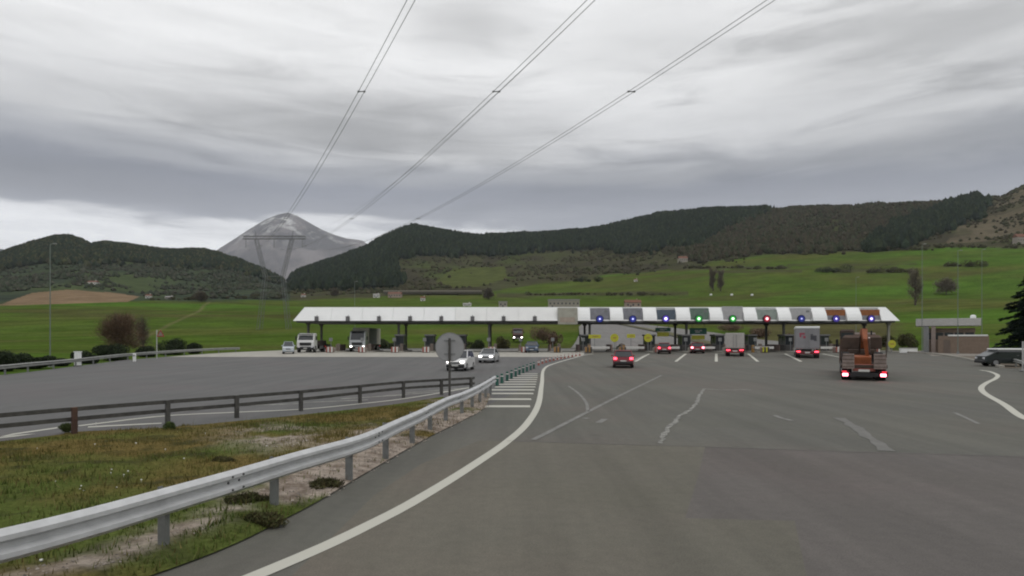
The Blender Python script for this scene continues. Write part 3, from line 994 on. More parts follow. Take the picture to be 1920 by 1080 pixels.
def island_bare(X, Y, db):
    """share of gravel and bare soil on the island"""
    n = fbm(X * 1.1, Y * 1.1, 4, 91); n2 = fbm(X * 0.35, Y * 0.35, 3, 92)
    near = np.clip((10.0 - Y) / 1.2, 0, 1)
    lo = 0.55 * near * np.clip((Y - 4.8) / 0.8, 0, 1)
    b = np.clip((1.45 - db) / 0.4, 0, 1) * np.clip((db - lo) / 0.25 + (near < 0.02), 0, 1) * np.clip((n - 0.27) * 6, 0, 1)
    b2 = np.clip(1.0 - np.abs(db - 1.6) / 1.3, 0, 1) * np.clip((n - 0.48) * 7, 0, 1) * np.clip((Y - 5) / 3, 0, 1)
    px = HX + F * X / np.maximum(Y, 1)
    py = HY + F * CAM_H / np.maximum(Y, 1)
    patch = np.exp(-((px - 520) / 95) ** 2 - ((py - 826) / 26) ** 2) * np.clip((n - 0.30) * 5, 0, 1) * (Y > 8)
    return np.clip(np.maximum(np.maximum(b, b2 * 0.9), patch), 0, 1)


bare = island_bare(IX, IY, DB)
n1 = fbm(IX * 0.5, IY * 0.5, 4, 95); n2 = fbm(IX * 2.5, IY * 2.5, 4, 96); n3 = fbm(IX * 6, IY * 6, 3, 97)
green = np.array([0.086, 0.108, 0.030]); brown = np.array([0.140, 0.106, 0.040]); soil = np.array([0.185, 0.148, 0.118]); grav = np.array([0.350, 0.298, 0.252]); mossd = np.array([0.045, 0.048, 0.022])


def lerp3(a, b, t):
    t = np.clip(t, 0, 1)[..., None]
    return a * (1 - t) + b * t


ic = np.broadcast_to(green, IX.shape + (3,)).copy()
far_dry = np.clip((IY - 9) / 9, 0, 1)
ic = lerp3(ic, brown, (n1 - 0.45) * 3.5 + far_dry * 0.75)
ic = lerp3(ic, mossd, (n2 - 0.55) * 4)
ic = lerp3(ic, lerp3(np.broadcast_to(soil, ic.shape), grav, (n3 - 0.36) * 5), bare)
M_ISLE = mat('verge_soil', (0.1, 0.1, 0.05), 0.97, var=0.32, vscale=14, bump=0.9, bscale=45, spec=0.0, attr='tint')
vi = np.stack([IX, IY, IZ], -1).reshape(-1, 3)
a_, b_ = np.meshgrid(np.arange(NS), np.arange(NTT), indexing='ij'); w_ = NTT + 1
qi = np.stack([a_ * w_ + b_, (a_ + 1) * w_ + b_, (a_ + 1) * w_ + b_ + 1, a_ * w_ + b_ + 1], -1).reshape(-1, 4)
np_mesh('grass_island', vi, qi[:, ::-1] if False else qi, M_ISLE, smooth=True, col=ic.reshape(-1, 3), kind='structure')


def blades(name, n, seed, hlo, hhi, wid, cols, ymax, pick, label, cat, lean=0.6):
    rng = np.random.default_rng(seed)
    s = rng.uniform(0, NS - 1e-3, n * 3); t = rng.uniform(0, 1, n * 3)
    i = s.astype(int); f = s - i
    A = np.array([(p.x, p.y) for p in Tc]); B = np.array([(p.x, p.y) for p in Bc])
    a = A[i] * (1 - f)[:, None] + A[i + 1] * f[:, None]; b = B[i] * (1 - f)[:, None] + B[i + 1] * f[:, None]
    p = b + (a - b) * t[:, None]
    w = np.hypot(*(a - b).T)
    db, dt = t * w, (1 - t) * w
    X, Y = p[:, 0], p[:, 1]
    # no nearer than the frame needs, fewer with range; area weight
    rngk = np.hypot(X, Y)
    prob = np.clip(w / 8, 0, 1) * pick(X, Y, db, dt) * (Y > 2.5) * (Y < ymax) * (X > -22) * np.clip(16 / np.maximum(rngk, 8), 0.35, 1.6) / 1.6
    k = rng.uniform(0, 1, len(X)) < prob
    X, Y, db, dt = X[k][:n], Y[k][:n], db[k][:n], dt[k][:n]
    m = len(X)
    Z = island_z(X, Y, db, dt) - 0.01
    h = rng.uniform(hlo, hhi, m) * np.clip(dt / 1.2, 0.4, 1) * (0.6 + 0.9 * fbm(X * 1.5, Y * 1.5, 3, seed + 2))
    ang = rng.uniform(0, 2 * math.pi, m)
    dx, dy = np.cos(ang) * wid * h * 0.5, np.sin(ang) * wid * h * 0.5
    la = rng.uniform(0, 2 * math.pi, m); ln = rng.uniform(0.1, lean, m) * h
    V = np.zeros((m, 3, 3))
    V[:, 0] = np.stack([X - dx, Y - dy, Z], -1); V[:, 1] = np.stack([X + dx, Y + dy, Z], -1)
    V[:, 2] = np.stack([X + np.cos(la) * ln, Y + np.sin(la) * ln, Z + h], -1)
    C = np.array(cols)[rng.integers(0, len(cols), m)] * rng.uniform(0.7, 1.35, (m, 1))
    dry = np.clip((fbm(X * .5, Y * .5, 4, 95) - .45) * 3.5 + np.clip((Y - 9) / 9, 0, 1) * .75, 0, 1)[:, None]
    C = C * (1 - dry * 0.75) + np.array([0.135, 0.105, 0.036]) * rng.uniform(0.7, 1.3, (m, 1)) * dry * 0.75
    o = np_mesh(name, V.reshape(-1, 3), np.arange(m * 3).reshape(-1, 3), M_BLADE, col=np.repeat(C, 3, 0), kind='stuff')
    return tag(o, label, cat)


M_BLADE = mat('grass_blade', (0.08, 0.11, 0.03), 0.8, var=0.1, vscale=5, spec=0.05, attr='tint')
GRASS = [(0.088, 0.122, 0.028), (0.074, 0.108, 0.024), (0.115, 0.130, 0.038), (0.066, 0.090, 0.026), (0.135, 0.115, 0.044)]
blades('grass', 90000, 5, 0.035, 0.10, 0.22, GRASS, 30, lambda X, Y, db, dt: (1 - island_bare(X, Y, db) * 0.93) * np.clip(fbm(X * 2.2, Y * 2.2, 3, 44) * 2.2 - 0.45, 0.1, 1),
       'short mossy green and straw grass covering the island between the roads', 'grass')
blades('weeds', 4500, 6, 0.08, 0.20, 0.16, [(0.06, 0.085, 0.024), (0.08, 0.095, 0.03), (0.065, 0.065, 0.028)], 30,
       lambda X, Y, db, dt: np.clip((fbm(X * 0.9, Y * 0.9, 3, 66) - 0.60) * 12, 0, 1),
       'taller dark weeds in tufts on the island', 'weeds')
blades('dead_stalks', 1500, 8, 0.10, 0.26, 0.035, [(0.19, 0.15, 0.075), (0.16, 0.125, 0.06), (0.13, 0.11, 0.05)], 30,
       lambda X, Y, db, dt: np.clip((fbm(X * 0.6, Y * 0.6, 3, 71) - 0.40) * 5, 0.08, 1),
       'thin dead straw stalks standing through the island grass', 'weeds', lean=0.9)
# loose stones on the bare strip under the rail
rng = np.random.default_rng(12)
sel = np.flatnonzero((bare > 0.45).ravel() & (IY.ravel() > 3) & (IY.ravel() < 28))
SV = []; SF = []; SC = []
octa = np.array([(1, 0, 0), (0, 1, 0), (-1, 0, 0), (0, -1, 0), (0, 0, .7), (0, 0, -.5)])
of = np.array([(0, 1, 4), (1, 2, 4), (2, 3, 4), (3, 0, 4), (1, 0, 5), (2, 1, 5), (3, 2, 5), (0, 3, 5)])
if len(sel):
    pick = rng.choice(sel, 6500)
    for q in pick:
        x_, y_, z_ = vi[q]
        s_ = rng.uniform(0.006, 0.024) * (1.6 if rng.uniform() < 0.06 else 1)
        jj_ = octa * s_ * rng.uniform(0.6, 1.3, (6, 3)) + (x_ + rng.uniform(-.12, .12), y_ + rng.uniform(-.12, .12), z_ + s_ * .1)
        SF.append(of + 6 * len(SV)); SV.append(jj_)
        SC.append(np.repeat([np.array([0.28, 0.245, 0.21]) * rng.uniform(0.4, 1.5)], 6, 0))
    tag(np_mesh('gravel', np.concatenate(SV), np.concatenate(SF), mat('gravel_stone', (.2, .18, .15), .95, attr='tint', var=.1), col=np.concatenate(SC), kind='stuff'),
        'pale loose gravel on the bare strip under the front guardrail', 'gravel')
# white flower heads and scraps in the grass
mb = MB(); mb.smooth = True
for px_, py_ in ((232, 902), (219, 927), (157, 934), (150, 930), (209, 892), (178, 842), (385, 820), (580, 827), (70, 850), (265, 912), (180, 800), (420, 838), (310, 852), (500, 846), (208, 898), (105, 915), (345, 870), (255, 840), (240, 895), (152, 924), (77, 1070)):
    p = G(px_, py_); r_ = random.uniform(0.012, 0.024)
    mb.ball((p.x, p.y, 0.115), r_, 0.6, 6, 3)
    mb.tube((p.x, p.y, 0.0), (p.x, p.y, 0.11), 0.002, 0.002, 4)
tag(mb.build('wildflowers', mat('white_petal', (0.75, 0.75, 0.70), 0.8), kind='stuff'), 'small white flowers scattered in the island grass', 'flowers')

# clumps of low dark plants by the road edge
M_LEAFD = mat('dark_leaf', (0.03, 0.04, 0.02), 0.8, var=0.2, vscale=3, spec=0.15, attr='tint')


def leaf_clump(name, m, parent, n, size, leaf, cols, seed, shape=None, loc=(0, 0, 0), asp=0.55):
    """leaf-sized faces through an uneven volume built of several lobes; local coordinates"""
    rng = np.random.default_rng(seed)
    lob = []
    for i in range(9):
        a = rng.uniform(0, 2 * math.pi); rr = rng.uniform(0, 0.62)
        lob.append((math.cos(a) * rr, math.sin(a) * rr, rng.uniform(0.25, 0.72), rng.uniform(0.26, 0.48)))
    if shape:
        lob = shape
    lob = np.array(lob)
    which = rng.choice(len(lob), n, p=lob[:, 3] ** 2 / np.sum(lob[:, 3] ** 2))
    d = rng.normal(size=(n, 3)); d /= np.linalg.norm(d, axis=1)[:, None]
    rad = lob[which, 3] * rng.uniform(0.45, 1.08, n) ** 0.6
    c = lob[which, :3] + d * rad[:, None]
    c[:, 2] = np.abs(c[:, 2])
    c = c * np.array(size) / np.array([2.0, 2.0, 1.15])
    nrm = d + rng.normal(size=(n, 3)) * 0.7; nrm /= np.linalg.norm(nrm, axis=1)[:, None]
    t1 = np.cross(nrm, rng.normal(size=(n, 3))); t1 /= np.linalg.norm(t1, axis=1)[:, None]
    t2 = np.cross(nrm, t1)
    l = leaf * rng.uniform(0.6, 1.4, n)[:, None]
    V = np.stack([c - t1 * l, c - t2 * l * asp, c + t1 * l, c + t2 * l * asp], 1)
    lobcol = rng.uniform(0.72, 1.28, len(lob))
    C = np.array(cols)[rng.integers(0, len(cols), n)] * (lobcol[which] * rng.uniform(0.75, 1.25, n))[:, None]
    o = np_mesh(name, V.reshape(-1, 3), np.arange(n * 4).reshape(-1, 4), m, parent, col=np.repeat(C, 4, 0))
    o.location = loc
    return o


DARKG = [(0.030, 0.042, 0.020), (0.038, 0.050, 0.022), (0.026, 0.034, 0.018), (0.048, 0.054, 0.024)]
OLIVE = [(0.060, 0.055, 0.024), (0.075, 0.070, 0.028), (0.050, 0.042, 0.020), (0.058, 0.068, 0.024)]
for px_, py_, sx_, hz_, lab, cs in ((470, 952, 0.85, 0.17, 'dark spreading weed clump under the front guardrail, behind its second visible post', OLIVE),
                                (505, 985, 0.75, 0.13, 'low dark weed clump at the asphalt edge in front of the guardrail', OLIVE),
                                (600, 918, 0.85, 0.12, 'dark low weed mat beneath the guardrail between its second and third posts', OLIVE),
                                (322, 812, 0.5, 0.26, 'green leafy tuft at the foot of the dark fence post', [(0.055, 0.08, 0.024), (0.07, 0.10, 0.03)]),
                                (125, 812, 0.6, 0.22, 'green tuft beside the rust brown rail post', [(0.055, 0.075, 0.024), (0.07, 0.09, 0.03)]),
                                (420, 872, 0.7, 0.14, 'small grey green weed clump on the gravel patch', OLIVE)):
    p = G(px_, py_)
    t = thing('weed_clump', lab, 'weed', (p.x, p.y, 0.03), 0, 'weed clumps on the grass island')
    leaf_clump('foliage', M_LEAFD, t, 1500, (sx_, sx_ * 0.7, hz_ * 1.15), 0.05, cs, int(px_), asp=0.14)

# ------------------------------------------------------------------ guardrails
M_GALV = mat('galvanised_steel', (0.50, 0.505, 0.51), 0.5, metal=0.15, var=0.12, vscale=4, bump=0.05, bscale=8)
M_GALVP = mat('galvanised_post', (0.20, 0.205, 0.20), 0.6, metal=0.4, var=0.2, vscale=6)
M_DSTEEL = mat('dark_weathered_steel', (0.075, 0.072, 0.066), 0.65, metal=0.3, var=0.3, vscale=5)
M_RUST = mat('rust_brown_steel', (0.080, 0.045, 0.032), 0.75, metal=0.2, var=0.3, vscale=6)
M_BOLT = mat('bolt_steel', (0.10, 0.10, 0.10), 0.5, metal=0.6)
WPROF = [(0.000, -0.155), (0.022, -0.150), (0.082, -0.105), (0.082, -0.060), (0.012, -0.022), (0.012, 0.022), (0.082, 0.060), (0.082, 0.105), (0.022, 0.150), (0.000, 0.155)]


def wbeam_rail(path, ztop, label, group=None, face=1, post_step=2.0, beam_mat=None, post_mat=None, bolts=True, name='guardrail', end_terminal=True):
    """steel W-beam on posts; 'path' is the line of the beam on the ground, face=+1 puts the corrugation on the right of travel"""
    L = catmull([Vector((p[0], p[1], 0)) for p in path], 0.25)
    total = sum((b - a).length for a, b in zip(L[:-1], L[1:]))
    beam_mat = beam_mat or M_GALV; post_mat = post_mat or M_GALVP
    o0 = Vector((L[0].x, L[0].y, gz(L[0].y)))
    root = thing(name, label, 'guardrail', o0, 0, group)
    per = max(4, int(round(4.0 / 0.25)))
    k = 0
    while k < len(L) - 1:
        seg = L[k:min(len(L), k + per + 2)]
        V = []; Fc = []
        for i, p in enumerate(seg):
            kk = k + i
            a = L[max(0, kk - 1)]; b = L[min(len(L) - 1, kk + 1)]
            d = (b - a).normalized(); n = Vector((d.y, -d.x, 0)) * face
            lap = 0.004 if i > per else 0.0
            for th_ in (0.0, -0.004):
                for off, zz in WPROF:
                    q = p + n * (off + th_ - lap)
                    V.append((q.x - o0.x, q.y - o0.y, gz(q.y) - o0.z + ztop - 0.155 + zz))
        m_ = len(WPROF)
        for i in range(len(seg) - 1):
            for j in range(m_ - 1):
                for s in (0, 1):
                    a = (i * 2 + s) * m_ + j; b = ((i + 1) * 2 + s) * m_ + j
                    Fc.append((a, a + 1, b + 1, b) if s == 0 else (b, b + 1, a + 1, a))
            for j, flip in ((0, 0), (m_ - 1, 1)):
                a = i * 2 * m_ + j; b = a + m_; c = (i + 1) * 2 * m_ + j; d_ = c + m_
                Fc.append((a, c, d_, b))
        mb = MB(); mb.add(V, Fc)
        be = mb.build('beam', beam_mat, root)
        if bolts:
            kk = min(len(L) - 2, k + per)
            a = L[kk]; d = (L[kk + 1] - a).normalized(); n = Vector((d.y, -d.x, 0)) * face
            for s in (-0.10, 0.10):
                for zz, off in ((0.083, 0.082), (-0.083, 0.082), (0.0, 0.012)):
                    c = a + d * s + n * off
                    c = Vector((c.x - o0.x, c.y - o0.y, gz(a.y) - o0.z + ztop - 0.155 + zz))
                    MB().tube(c, c + n * 0.014, 0.017, 0.012, 8).build('bolt', M_BOLT, be)
        k += per
    step = max(1, int(round(post_step / 0.25)))
    for kk in range(4, len(L) - 1, step):
        a = L[kk]; d = (L[kk + 1] - a).normalized(); n = Vector((d.y, -d.x, 0)) * face
        c = a - n * 0.13
        h = ztop - 0.02
        mb = MB()
        rz = math.atan2(d.y, d.x)
        # C-section post
        z0 = gz(a.y) - o0.z
        for (ox, oy, sx, sy) in ((0, 0.0, 0.006, 0.10), (0.03, 0.053, 0.066, 0.006), (0.03, -0.053, 0.066, 0.006)):
            q = c + d * ox + n * oy
            mb.box((q.x - o0.x, q.y - o0.y, z0 + h / 2 - 0.1), (sx, sy, h + 0.2), rz)
        po = mb.build('post', post_mat, root)
        q = c + n * 0.095
        MB().box((q.x - o0.x, q.y - o0.y, z0 + ztop - 0.155), (0.09, 0.06, 0.22), rz).build('spacer', post_mat, po)
    return root


FRONT = [(-9.5, -2.0), (-7.2, 1.6), (-6.05, 3.9), (-4.62, 5.68), (-3.81, 7.81), (-3.26, 9.65), (-2.70, 11.4), (-2.44, 13.6), (-2.23, 15.3), (-2.08, 17.1), (-1.88, 19.0), (-1.57, 20.8), (-1.18, 24.5), (-0.80, 29.8)]
wbeam_rail(FRONT, 0.80, 'pale galvanised guardrail sweeping along the near edge of the grass island')
# dark two-rail barrier seen from behind
BACK = [(-24, -4), (-17.9, 6.3), tuple(G(-60, 838)[:2]), tuple(G(138, 815)[:2]), tuple(G(307, 797)[:2]), tuple(G(448, 783)[:2]), tuple(G(569, 770)[:2]), tuple(G(670, 757)[:2]), tuple(G(756, 746)[:2]), tuple(G(830, 740)[:2]), tuple(G(892, 735)[:2])]
Lb = catmull([Vector((p[0], p[1], 0)) for p in BACK], 0.3)
o0 = Vector((Lb[0].x, Lb[0].y, 0))
rail = thing('rail_barrier', 'dark two rail steel barrier on the far edge of the grass island', 'guardrail', o0)
for zc in (0.66, 0.40):
    V = []; n_ = len(Lb)
    for i, p in enumerate(Lb):
        d = (Lb[min(n_ - 1, i + 1)] - Lb[max(0, i - 1)]).normalized(); n = Vector((-d.y, d.x, 0))
        for off, z_ in ((0.07, -0.055), (0.13, -0.03), (0.13, 0.03), (0.07, 0.055)):
            q = p + n * off
            V.append((q.x - o0.x, q.y - o0.y, gz(q.y) + zc + z_))
    mb = MB(); Fc = []
    for i in range(n_ - 1):
        for j in range(4):
            k2 = (j + 1) % 4
            Fc.append((i * 4 + j, (i + 1) * 4 + j, (i + 1) * 4 + k2, i * 4 + k2))
    Fc += [(0, 1, 2, 3), tuple((n_ - 1) * 4 + j for j in (3, 2, 1, 0))]
    mb.add(V, Fc).build('rail', M_DSTEEL, rail)
for i, p in enumerate(BACK[1:]):
    extra = [p]
    for q in extra:
        j = min(range(len(Lb)), key=lambda a: (Lb[a] - Vector((q[0], q[1], 0))).length)
        j = min(j, len(Lb) - 2)
        d = (Lb[j + 1] - Lb[j]).normalized()
        post = MB().box((Lb[j].x - o0.x, Lb[j].y - o0.y, gz(Lb[j].y) + 0.31), (0.12, 0.11, 0.82), math.atan2(d.y, d.x), bev=0.01).build('post', M_RUST if i == 2 else M_DSTEEL, rail)
        if i == 2:
            post['label'] = 'rust brown post'
# rails at the outer edges
M_GALV2 = mat('dull_galvanised_steel', (0.27, 0.275, 0.26), 0.6, metal=0.1, var=0.15, vscale=1.5)
LEFTR = [tuple(p) for p in ((-33.6, 20.0), (-34.3, 34), (-35.0, 43), (-36.8, 49), (-38.2, 55.6), (-40.6, 66), (-41.2, 76), (-40.4, 88), (-39.6, 93))]
wbeam_rail(LEFTR, 0.72, 'long grey guardrail along the left road edge below the green field', post_step=4.0, bolts=False, beam_mat=M_GALV2)
wbeam_rail([(24.5, 29.5), (31.6, 38.3), (38.0, 47.0), (43.4, 55.0), (45.5, 59.5)], 0.72, 'short grey guardrail at the right road edge beside the dark car', face=-1, post_step=4.0, bolts=False, beam_mat=M_GALV2)

# ------------------------------------------------------------------ toll canopy
M_WHITE = mat('white_cladding', (0.82, 0.825, 0.82), 0.5, var=0.03, vscale=0.7)
M_WHITE2 = mat('off_white_cladding', (0.76, 0.76, 0.745), 0.55, var=0.04, vscale=0.7)
M_BEIGE = mat('beige_cladding', (0.36, 0.35, 0.30), 0.7, var=0.12, vscale=1.5)
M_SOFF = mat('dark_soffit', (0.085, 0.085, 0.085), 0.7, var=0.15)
M_STEEL = mat('grey_painted_steel', (0.20, 0.205, 0.205), 0.55, var=0.12)
M_COLM = mat('dark_column', (0.085, 0.082, 0.078), 0.6, var=0.15)
M_BLACK = mat('black_plastic', (0.018, 0.018, 0.02), 0.5, var=0.1)
CY = 94.0
zb, zt_ = PZ(601.5, CY), PZ(576.5, CY)
xl_b, xl_t, xr_b, xr_t = PX(549, CY), PX(566, CY), PX(1687, CY), PX(1669, CY)
CB = 13.0   # depth of the canopy
canopy = thing('toll_canopy', 'long white flat canopy over the toll lanes with coloured lane signals', 'canopy', (0, CY, 0))
mb = MB()
mb.loft([[(xl_b + .1, 0.35, zb), (xr_b - .1, 0.35, zb), (xr_b - .1, CB - .35, zb), (xl_b + .1, CB - .35, zb)],
         [(xl_t + .1, 1.35, zt_ - .06), (xr_t - .1, 1.35, zt_ - .06), (xr_t - .1, CB - 1.35, zt_ - .06), (xl_t + .1, CB - 1.35, zt_ - .06)]])
mb.build('roof', M_WHITE2, canopy)
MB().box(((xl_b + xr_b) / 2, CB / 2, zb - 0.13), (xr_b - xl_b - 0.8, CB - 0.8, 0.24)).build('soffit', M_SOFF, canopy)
MB().box(((xl_t + xr_t) / 2, 1.18, zt_ + 0.02), (xr_t - xl_t, 0.24, 0.16), bev=0.03).build('top_trim', M_WHITE, canopy)


def slope_panel(x0, x1, m, name, x0t=None, x1t=None, bulge=0.0, z0=None, z1=None, off=0.0):
    x0t = x0 if x0t is None else x0t; x1t = x1 if x1t is None else x1t
    a = zb if z0 is None else z0; b = zt_ if z1 is None else z1
    rings = []
    n = 5
    for i in range(n):
        t = i / (n - 1)
        bl = bulge * math.sin(math.pi * (0.15 + 0.8 * t))
        y = 0.30 - 0.30 + (a + (b - a) * t - zb) / (zt_ - zb) * 1.0 - bl + off
        z = a + (b - a) * t
        l = x0 + (x0t - x0) * t; r = x1 + (x1t - x1) * t
        rings.append([(l, y, z), (r, y, z), (r, y + 0.22 + bl, z), (l, y + 0.22 + bl, z)])
    return MB().loft(rings).build(name, m, canopy)


jl = [549, 620, 678, 736, 794, 853, 912, 972, 1046]
for i, (a, b) in enumerate(zip(jl[:-1], jl[1:])):
    slope_panel(PX(a, CY) + 0.015, PX(b, CY) - 0.015, M_WHITE if i < 5 else M_WHITE2, 'fascia_panel', x0t=xl_t if i == 0 else None)
mb = MB(); mb.box(((PX(1046, CY) + PX(1083, CY)) / 2, 0.25, (zb + zt_) / 2 - 0.28), (2.86, 0.9, zt_ - zb + 0.5), bev=0.04)
mb.build('centre_panel', M_BEIGE, canopy)
pa = MB().box((PX(1064, CY), -0.22, zb + 0.15), (2.2, 0.08, 0.7)).build('sign_board', mat('faded_pink_board', (0.36, 0.30, 0.25), 0.7), canopy)
# small signal boxes hung under the left half, seen from behind
for i in range(8):
    x = PX(594 + 58.4 * i, CY)
    mb = MB(); mb.box((x, -0.10, zb + 0.30), (0.56, 0.22, 0.62), bev=0.04); mb.tube((x, -0.08, zb + 0.6), (x, 0.3, zb + 0.85), 0.04, 0.04, 6)
    hb = mb.build('signal_box', mat('grey_signal_back', (0.16, 0.16, 0.165), 0.6), canopy)
    MB().box((x, -0.24, zb + 0.64), (0.62, 0.20, 0.04)).build('hood', M_BLACK, hb)

BLUE = (0.10, 0.14, 1.0); VIOL = (0.22, 0.14, 1.0); GREEN = (0.10, 1.0, 0.16); RED = (1.0, 0.06, 0.12)
M_S_GREY = mat('grey_lane_board', (0.24, 0.24, 0.265), 0.6, var=0.15, vscale=2)
M_S_GREY2 = mat('pale_grey_lane_board', (0.42, 0.415, 0.42), 0.6, var=0.10, vscale=2)
M_S_SLATE = mat('slate_blue_lane_board', (0.10, 0.13, 0.165), 0.6, var=0.15, vscale=2)
M_S_GREEN = mat('slate_green_lane_board', (0.14, 0.20, 0.16), 0.6, var=0.15, vscale=2)
M_S_GG = mat('grey_green_lane_board', (0.29, 0.335, 0.305), 0.6, var=0.15, vscale=2)
M_S_ORANGE = mat('rust_orange_lane_board', (0.27, 0.10, 0.035), 0.6, var=0.2, vscale=2)
SIG = [(1125, 1107, 1144, M_S_GREY, 'blue', BLUE, 1.3), (1187, 1169, 1206, M_S_GREY, 'blue', BLUE, 1.2), (1249, 1232, 1268, M_S_SLATE, 'bright blue', VIOL, 3.5),
       (1311, 1295, 1331, M_S_GREEN, 'green', GREEN, 2.2), (1375, 1356, 1395, M_S_GREY2, 'green', GREEN, 2.2), (1439, 1420, 1459, M_S_GG, 'red', RED, 2.2),
       (1504, 1484, 1524, M_S_GREY2, 'blue', BLUE, 0.8), (1569, 1551, 1588, M_S_ORANGE, 'violet', VIOL, 1.8), (1635, 1616, 1653, M_S_ORANGE, 'violet', VIOL, 2.0)]


def glow_mat(name, c, s):
    return mat(name, tuple(0.3 * v for v in c), 0.4, emit=c, estr=s, var=0.0)


M_LEDBACK = mat('signal_face', (0.012, 0.014, 0.03), 0.4)
wj = [1083] + [v for s in SIG for v in (s[1], s[2])] + [1687]
for i in range(0, len(wj), 2):
    a, b = PX(wj[i], CY), PX(wj[i + 1], CY)
    last = i == len(wj) - 2
    slope_panel(a + .02, b - .02, M_WHITE, 'fascia_panel', x1t=xr_t if last else None, bulge=0.0 if last else 0.32, off=-0.05)
for i, (cx, a, b, m_, cname, c, st) in enumerate(SIG):
    xa, xb = PX(a, CY), PX(b, CY)
    up = zt_ - (0.30 if m_ in (M_S_SLATE, M_S_ORANGE, M_S_GG) else 0.10) + (0.28 if i == 4 else 0)
    bd = MB().box(((xa + xb) / 2, 0.52, (up + zb - 0.05) / 2), (xb - xa - 0.05, 0.16, up - zb + 0.05)).build('lane_board', m_, canopy)
    if i in (7, 8):
        MB().box(((xa + xb) / 2, 0.425, zb + 0.40), (xb - xa - 0.08, 0.03, 0.78)).build('lower_band', M_S_GREY, bd)
    if i in (0, 1, 3, 6):
        MB().box((xb - 0.55, 0.425, zt_ - 0.55), (0.5, 0.03, 0.3)).build('small_plate', M_STEEL, bd)
    x = PX(cx, CY); zc = PZ(597.5 if i > 1 else 598, CY)
    mb = MB(); mb.tube((x, 0.44, zc), (x, 0.16, zc), 0.56, 0.56, 20)
    sg = mb.build('lane_signal', M_LEDBACK, canopy); sg['label'] = '%s lane signal lamp' % cname
    mb = MB(); mb.tube((x, 0.158, zc), (x, 0.142, zc), 0.47, 0.47, 20)
    mb.build('ring_lens', mat('ring_glow_%d' % i, tuple(0.10 * v for v in c), 0.4, emit=c, estr=0.085 * st + 0.05, var=0.0), sg)
    mb = MB()
    cr_ = 0.14 if st < 2 else 0.20
    mb.tube((x, 0.140, zc), (x, 0.125, zc), cr_, cr_, 12)
    mb.build('core_lens', glow_mat('core_glow_%d' % i, tuple(0.45 + 0.55 * v for v in c), 1.2 * st), sg)
for px_ in (577, 747, 917, 1106, 1288, 1471, 1668):
    X = PX(px_, 95.5)
    for Y, m_ in ((1.8, M_COLM if px_ < 1600 else mat('pale_column', (0.30, 0.29, 0.25), 0.7)), (8.4, M_COLM)):
        gzz = 0.6
        mb = MB()
        mb.box((X, Y, (zb - 0.25 + gzz) / 2), (0.32, 0.32, zb - 0.25 - gzz), bev=0.03); mb.box((X, Y, gzz + 0.16), (0.6, 0.6, 0.3), bev=0.03)
        mb.box((X, Y, zb - 0.4), (0.6, 0.5, 0.28))
        mb.build('column', m_, canopy)

# ------------------------------------------------------------------ toll islands, booths, barriers
M_GLASS = mat('dark_glass', (0.022, 0.026, 0.030), 0.12, var=0.05, spec=0.6)
M_BOOTH = mat('booth_frame', (0.055, 0.052, 0.050), 0.5, var=0.15)
M_BOOTHROOF = mat('booth_roof', (0.10, 0.10, 0.10), 0.6)
M_REDP = mat('red_plastic', (0.28, 0.085, 0.065), 0.55, var=0.15)
M_WHP = mat('white_plastic', (0.60, 0.59, 0.56), 0.55, var=0.1)
M_YEL = mat('yellow_sign_face', (0.44, 0.43, 0.035), 0.5, var=0.08)
M_OCH = mat('ochre_plastic', (0.30, 0.17, 0.05), 0.6, var=0.2)
M_PALE = mat('pale_post', (0.42, 0.42, 0.41), 0.6)
PZY = 96.0
GZ1 = 0.6
ISL = [638, 695, 753, 808, 866, 924, 982, 1040, 1095, 1155, 1218, 1281, 1343, 1407, 1471, 1536, 1602]
where = ['left end', 'left end', 'left end', 'left end', 'left end', 'left end', 'left end', 'left end']


def island_name(i):
    return '%s toll island from the canopy left end' % ORD[i]


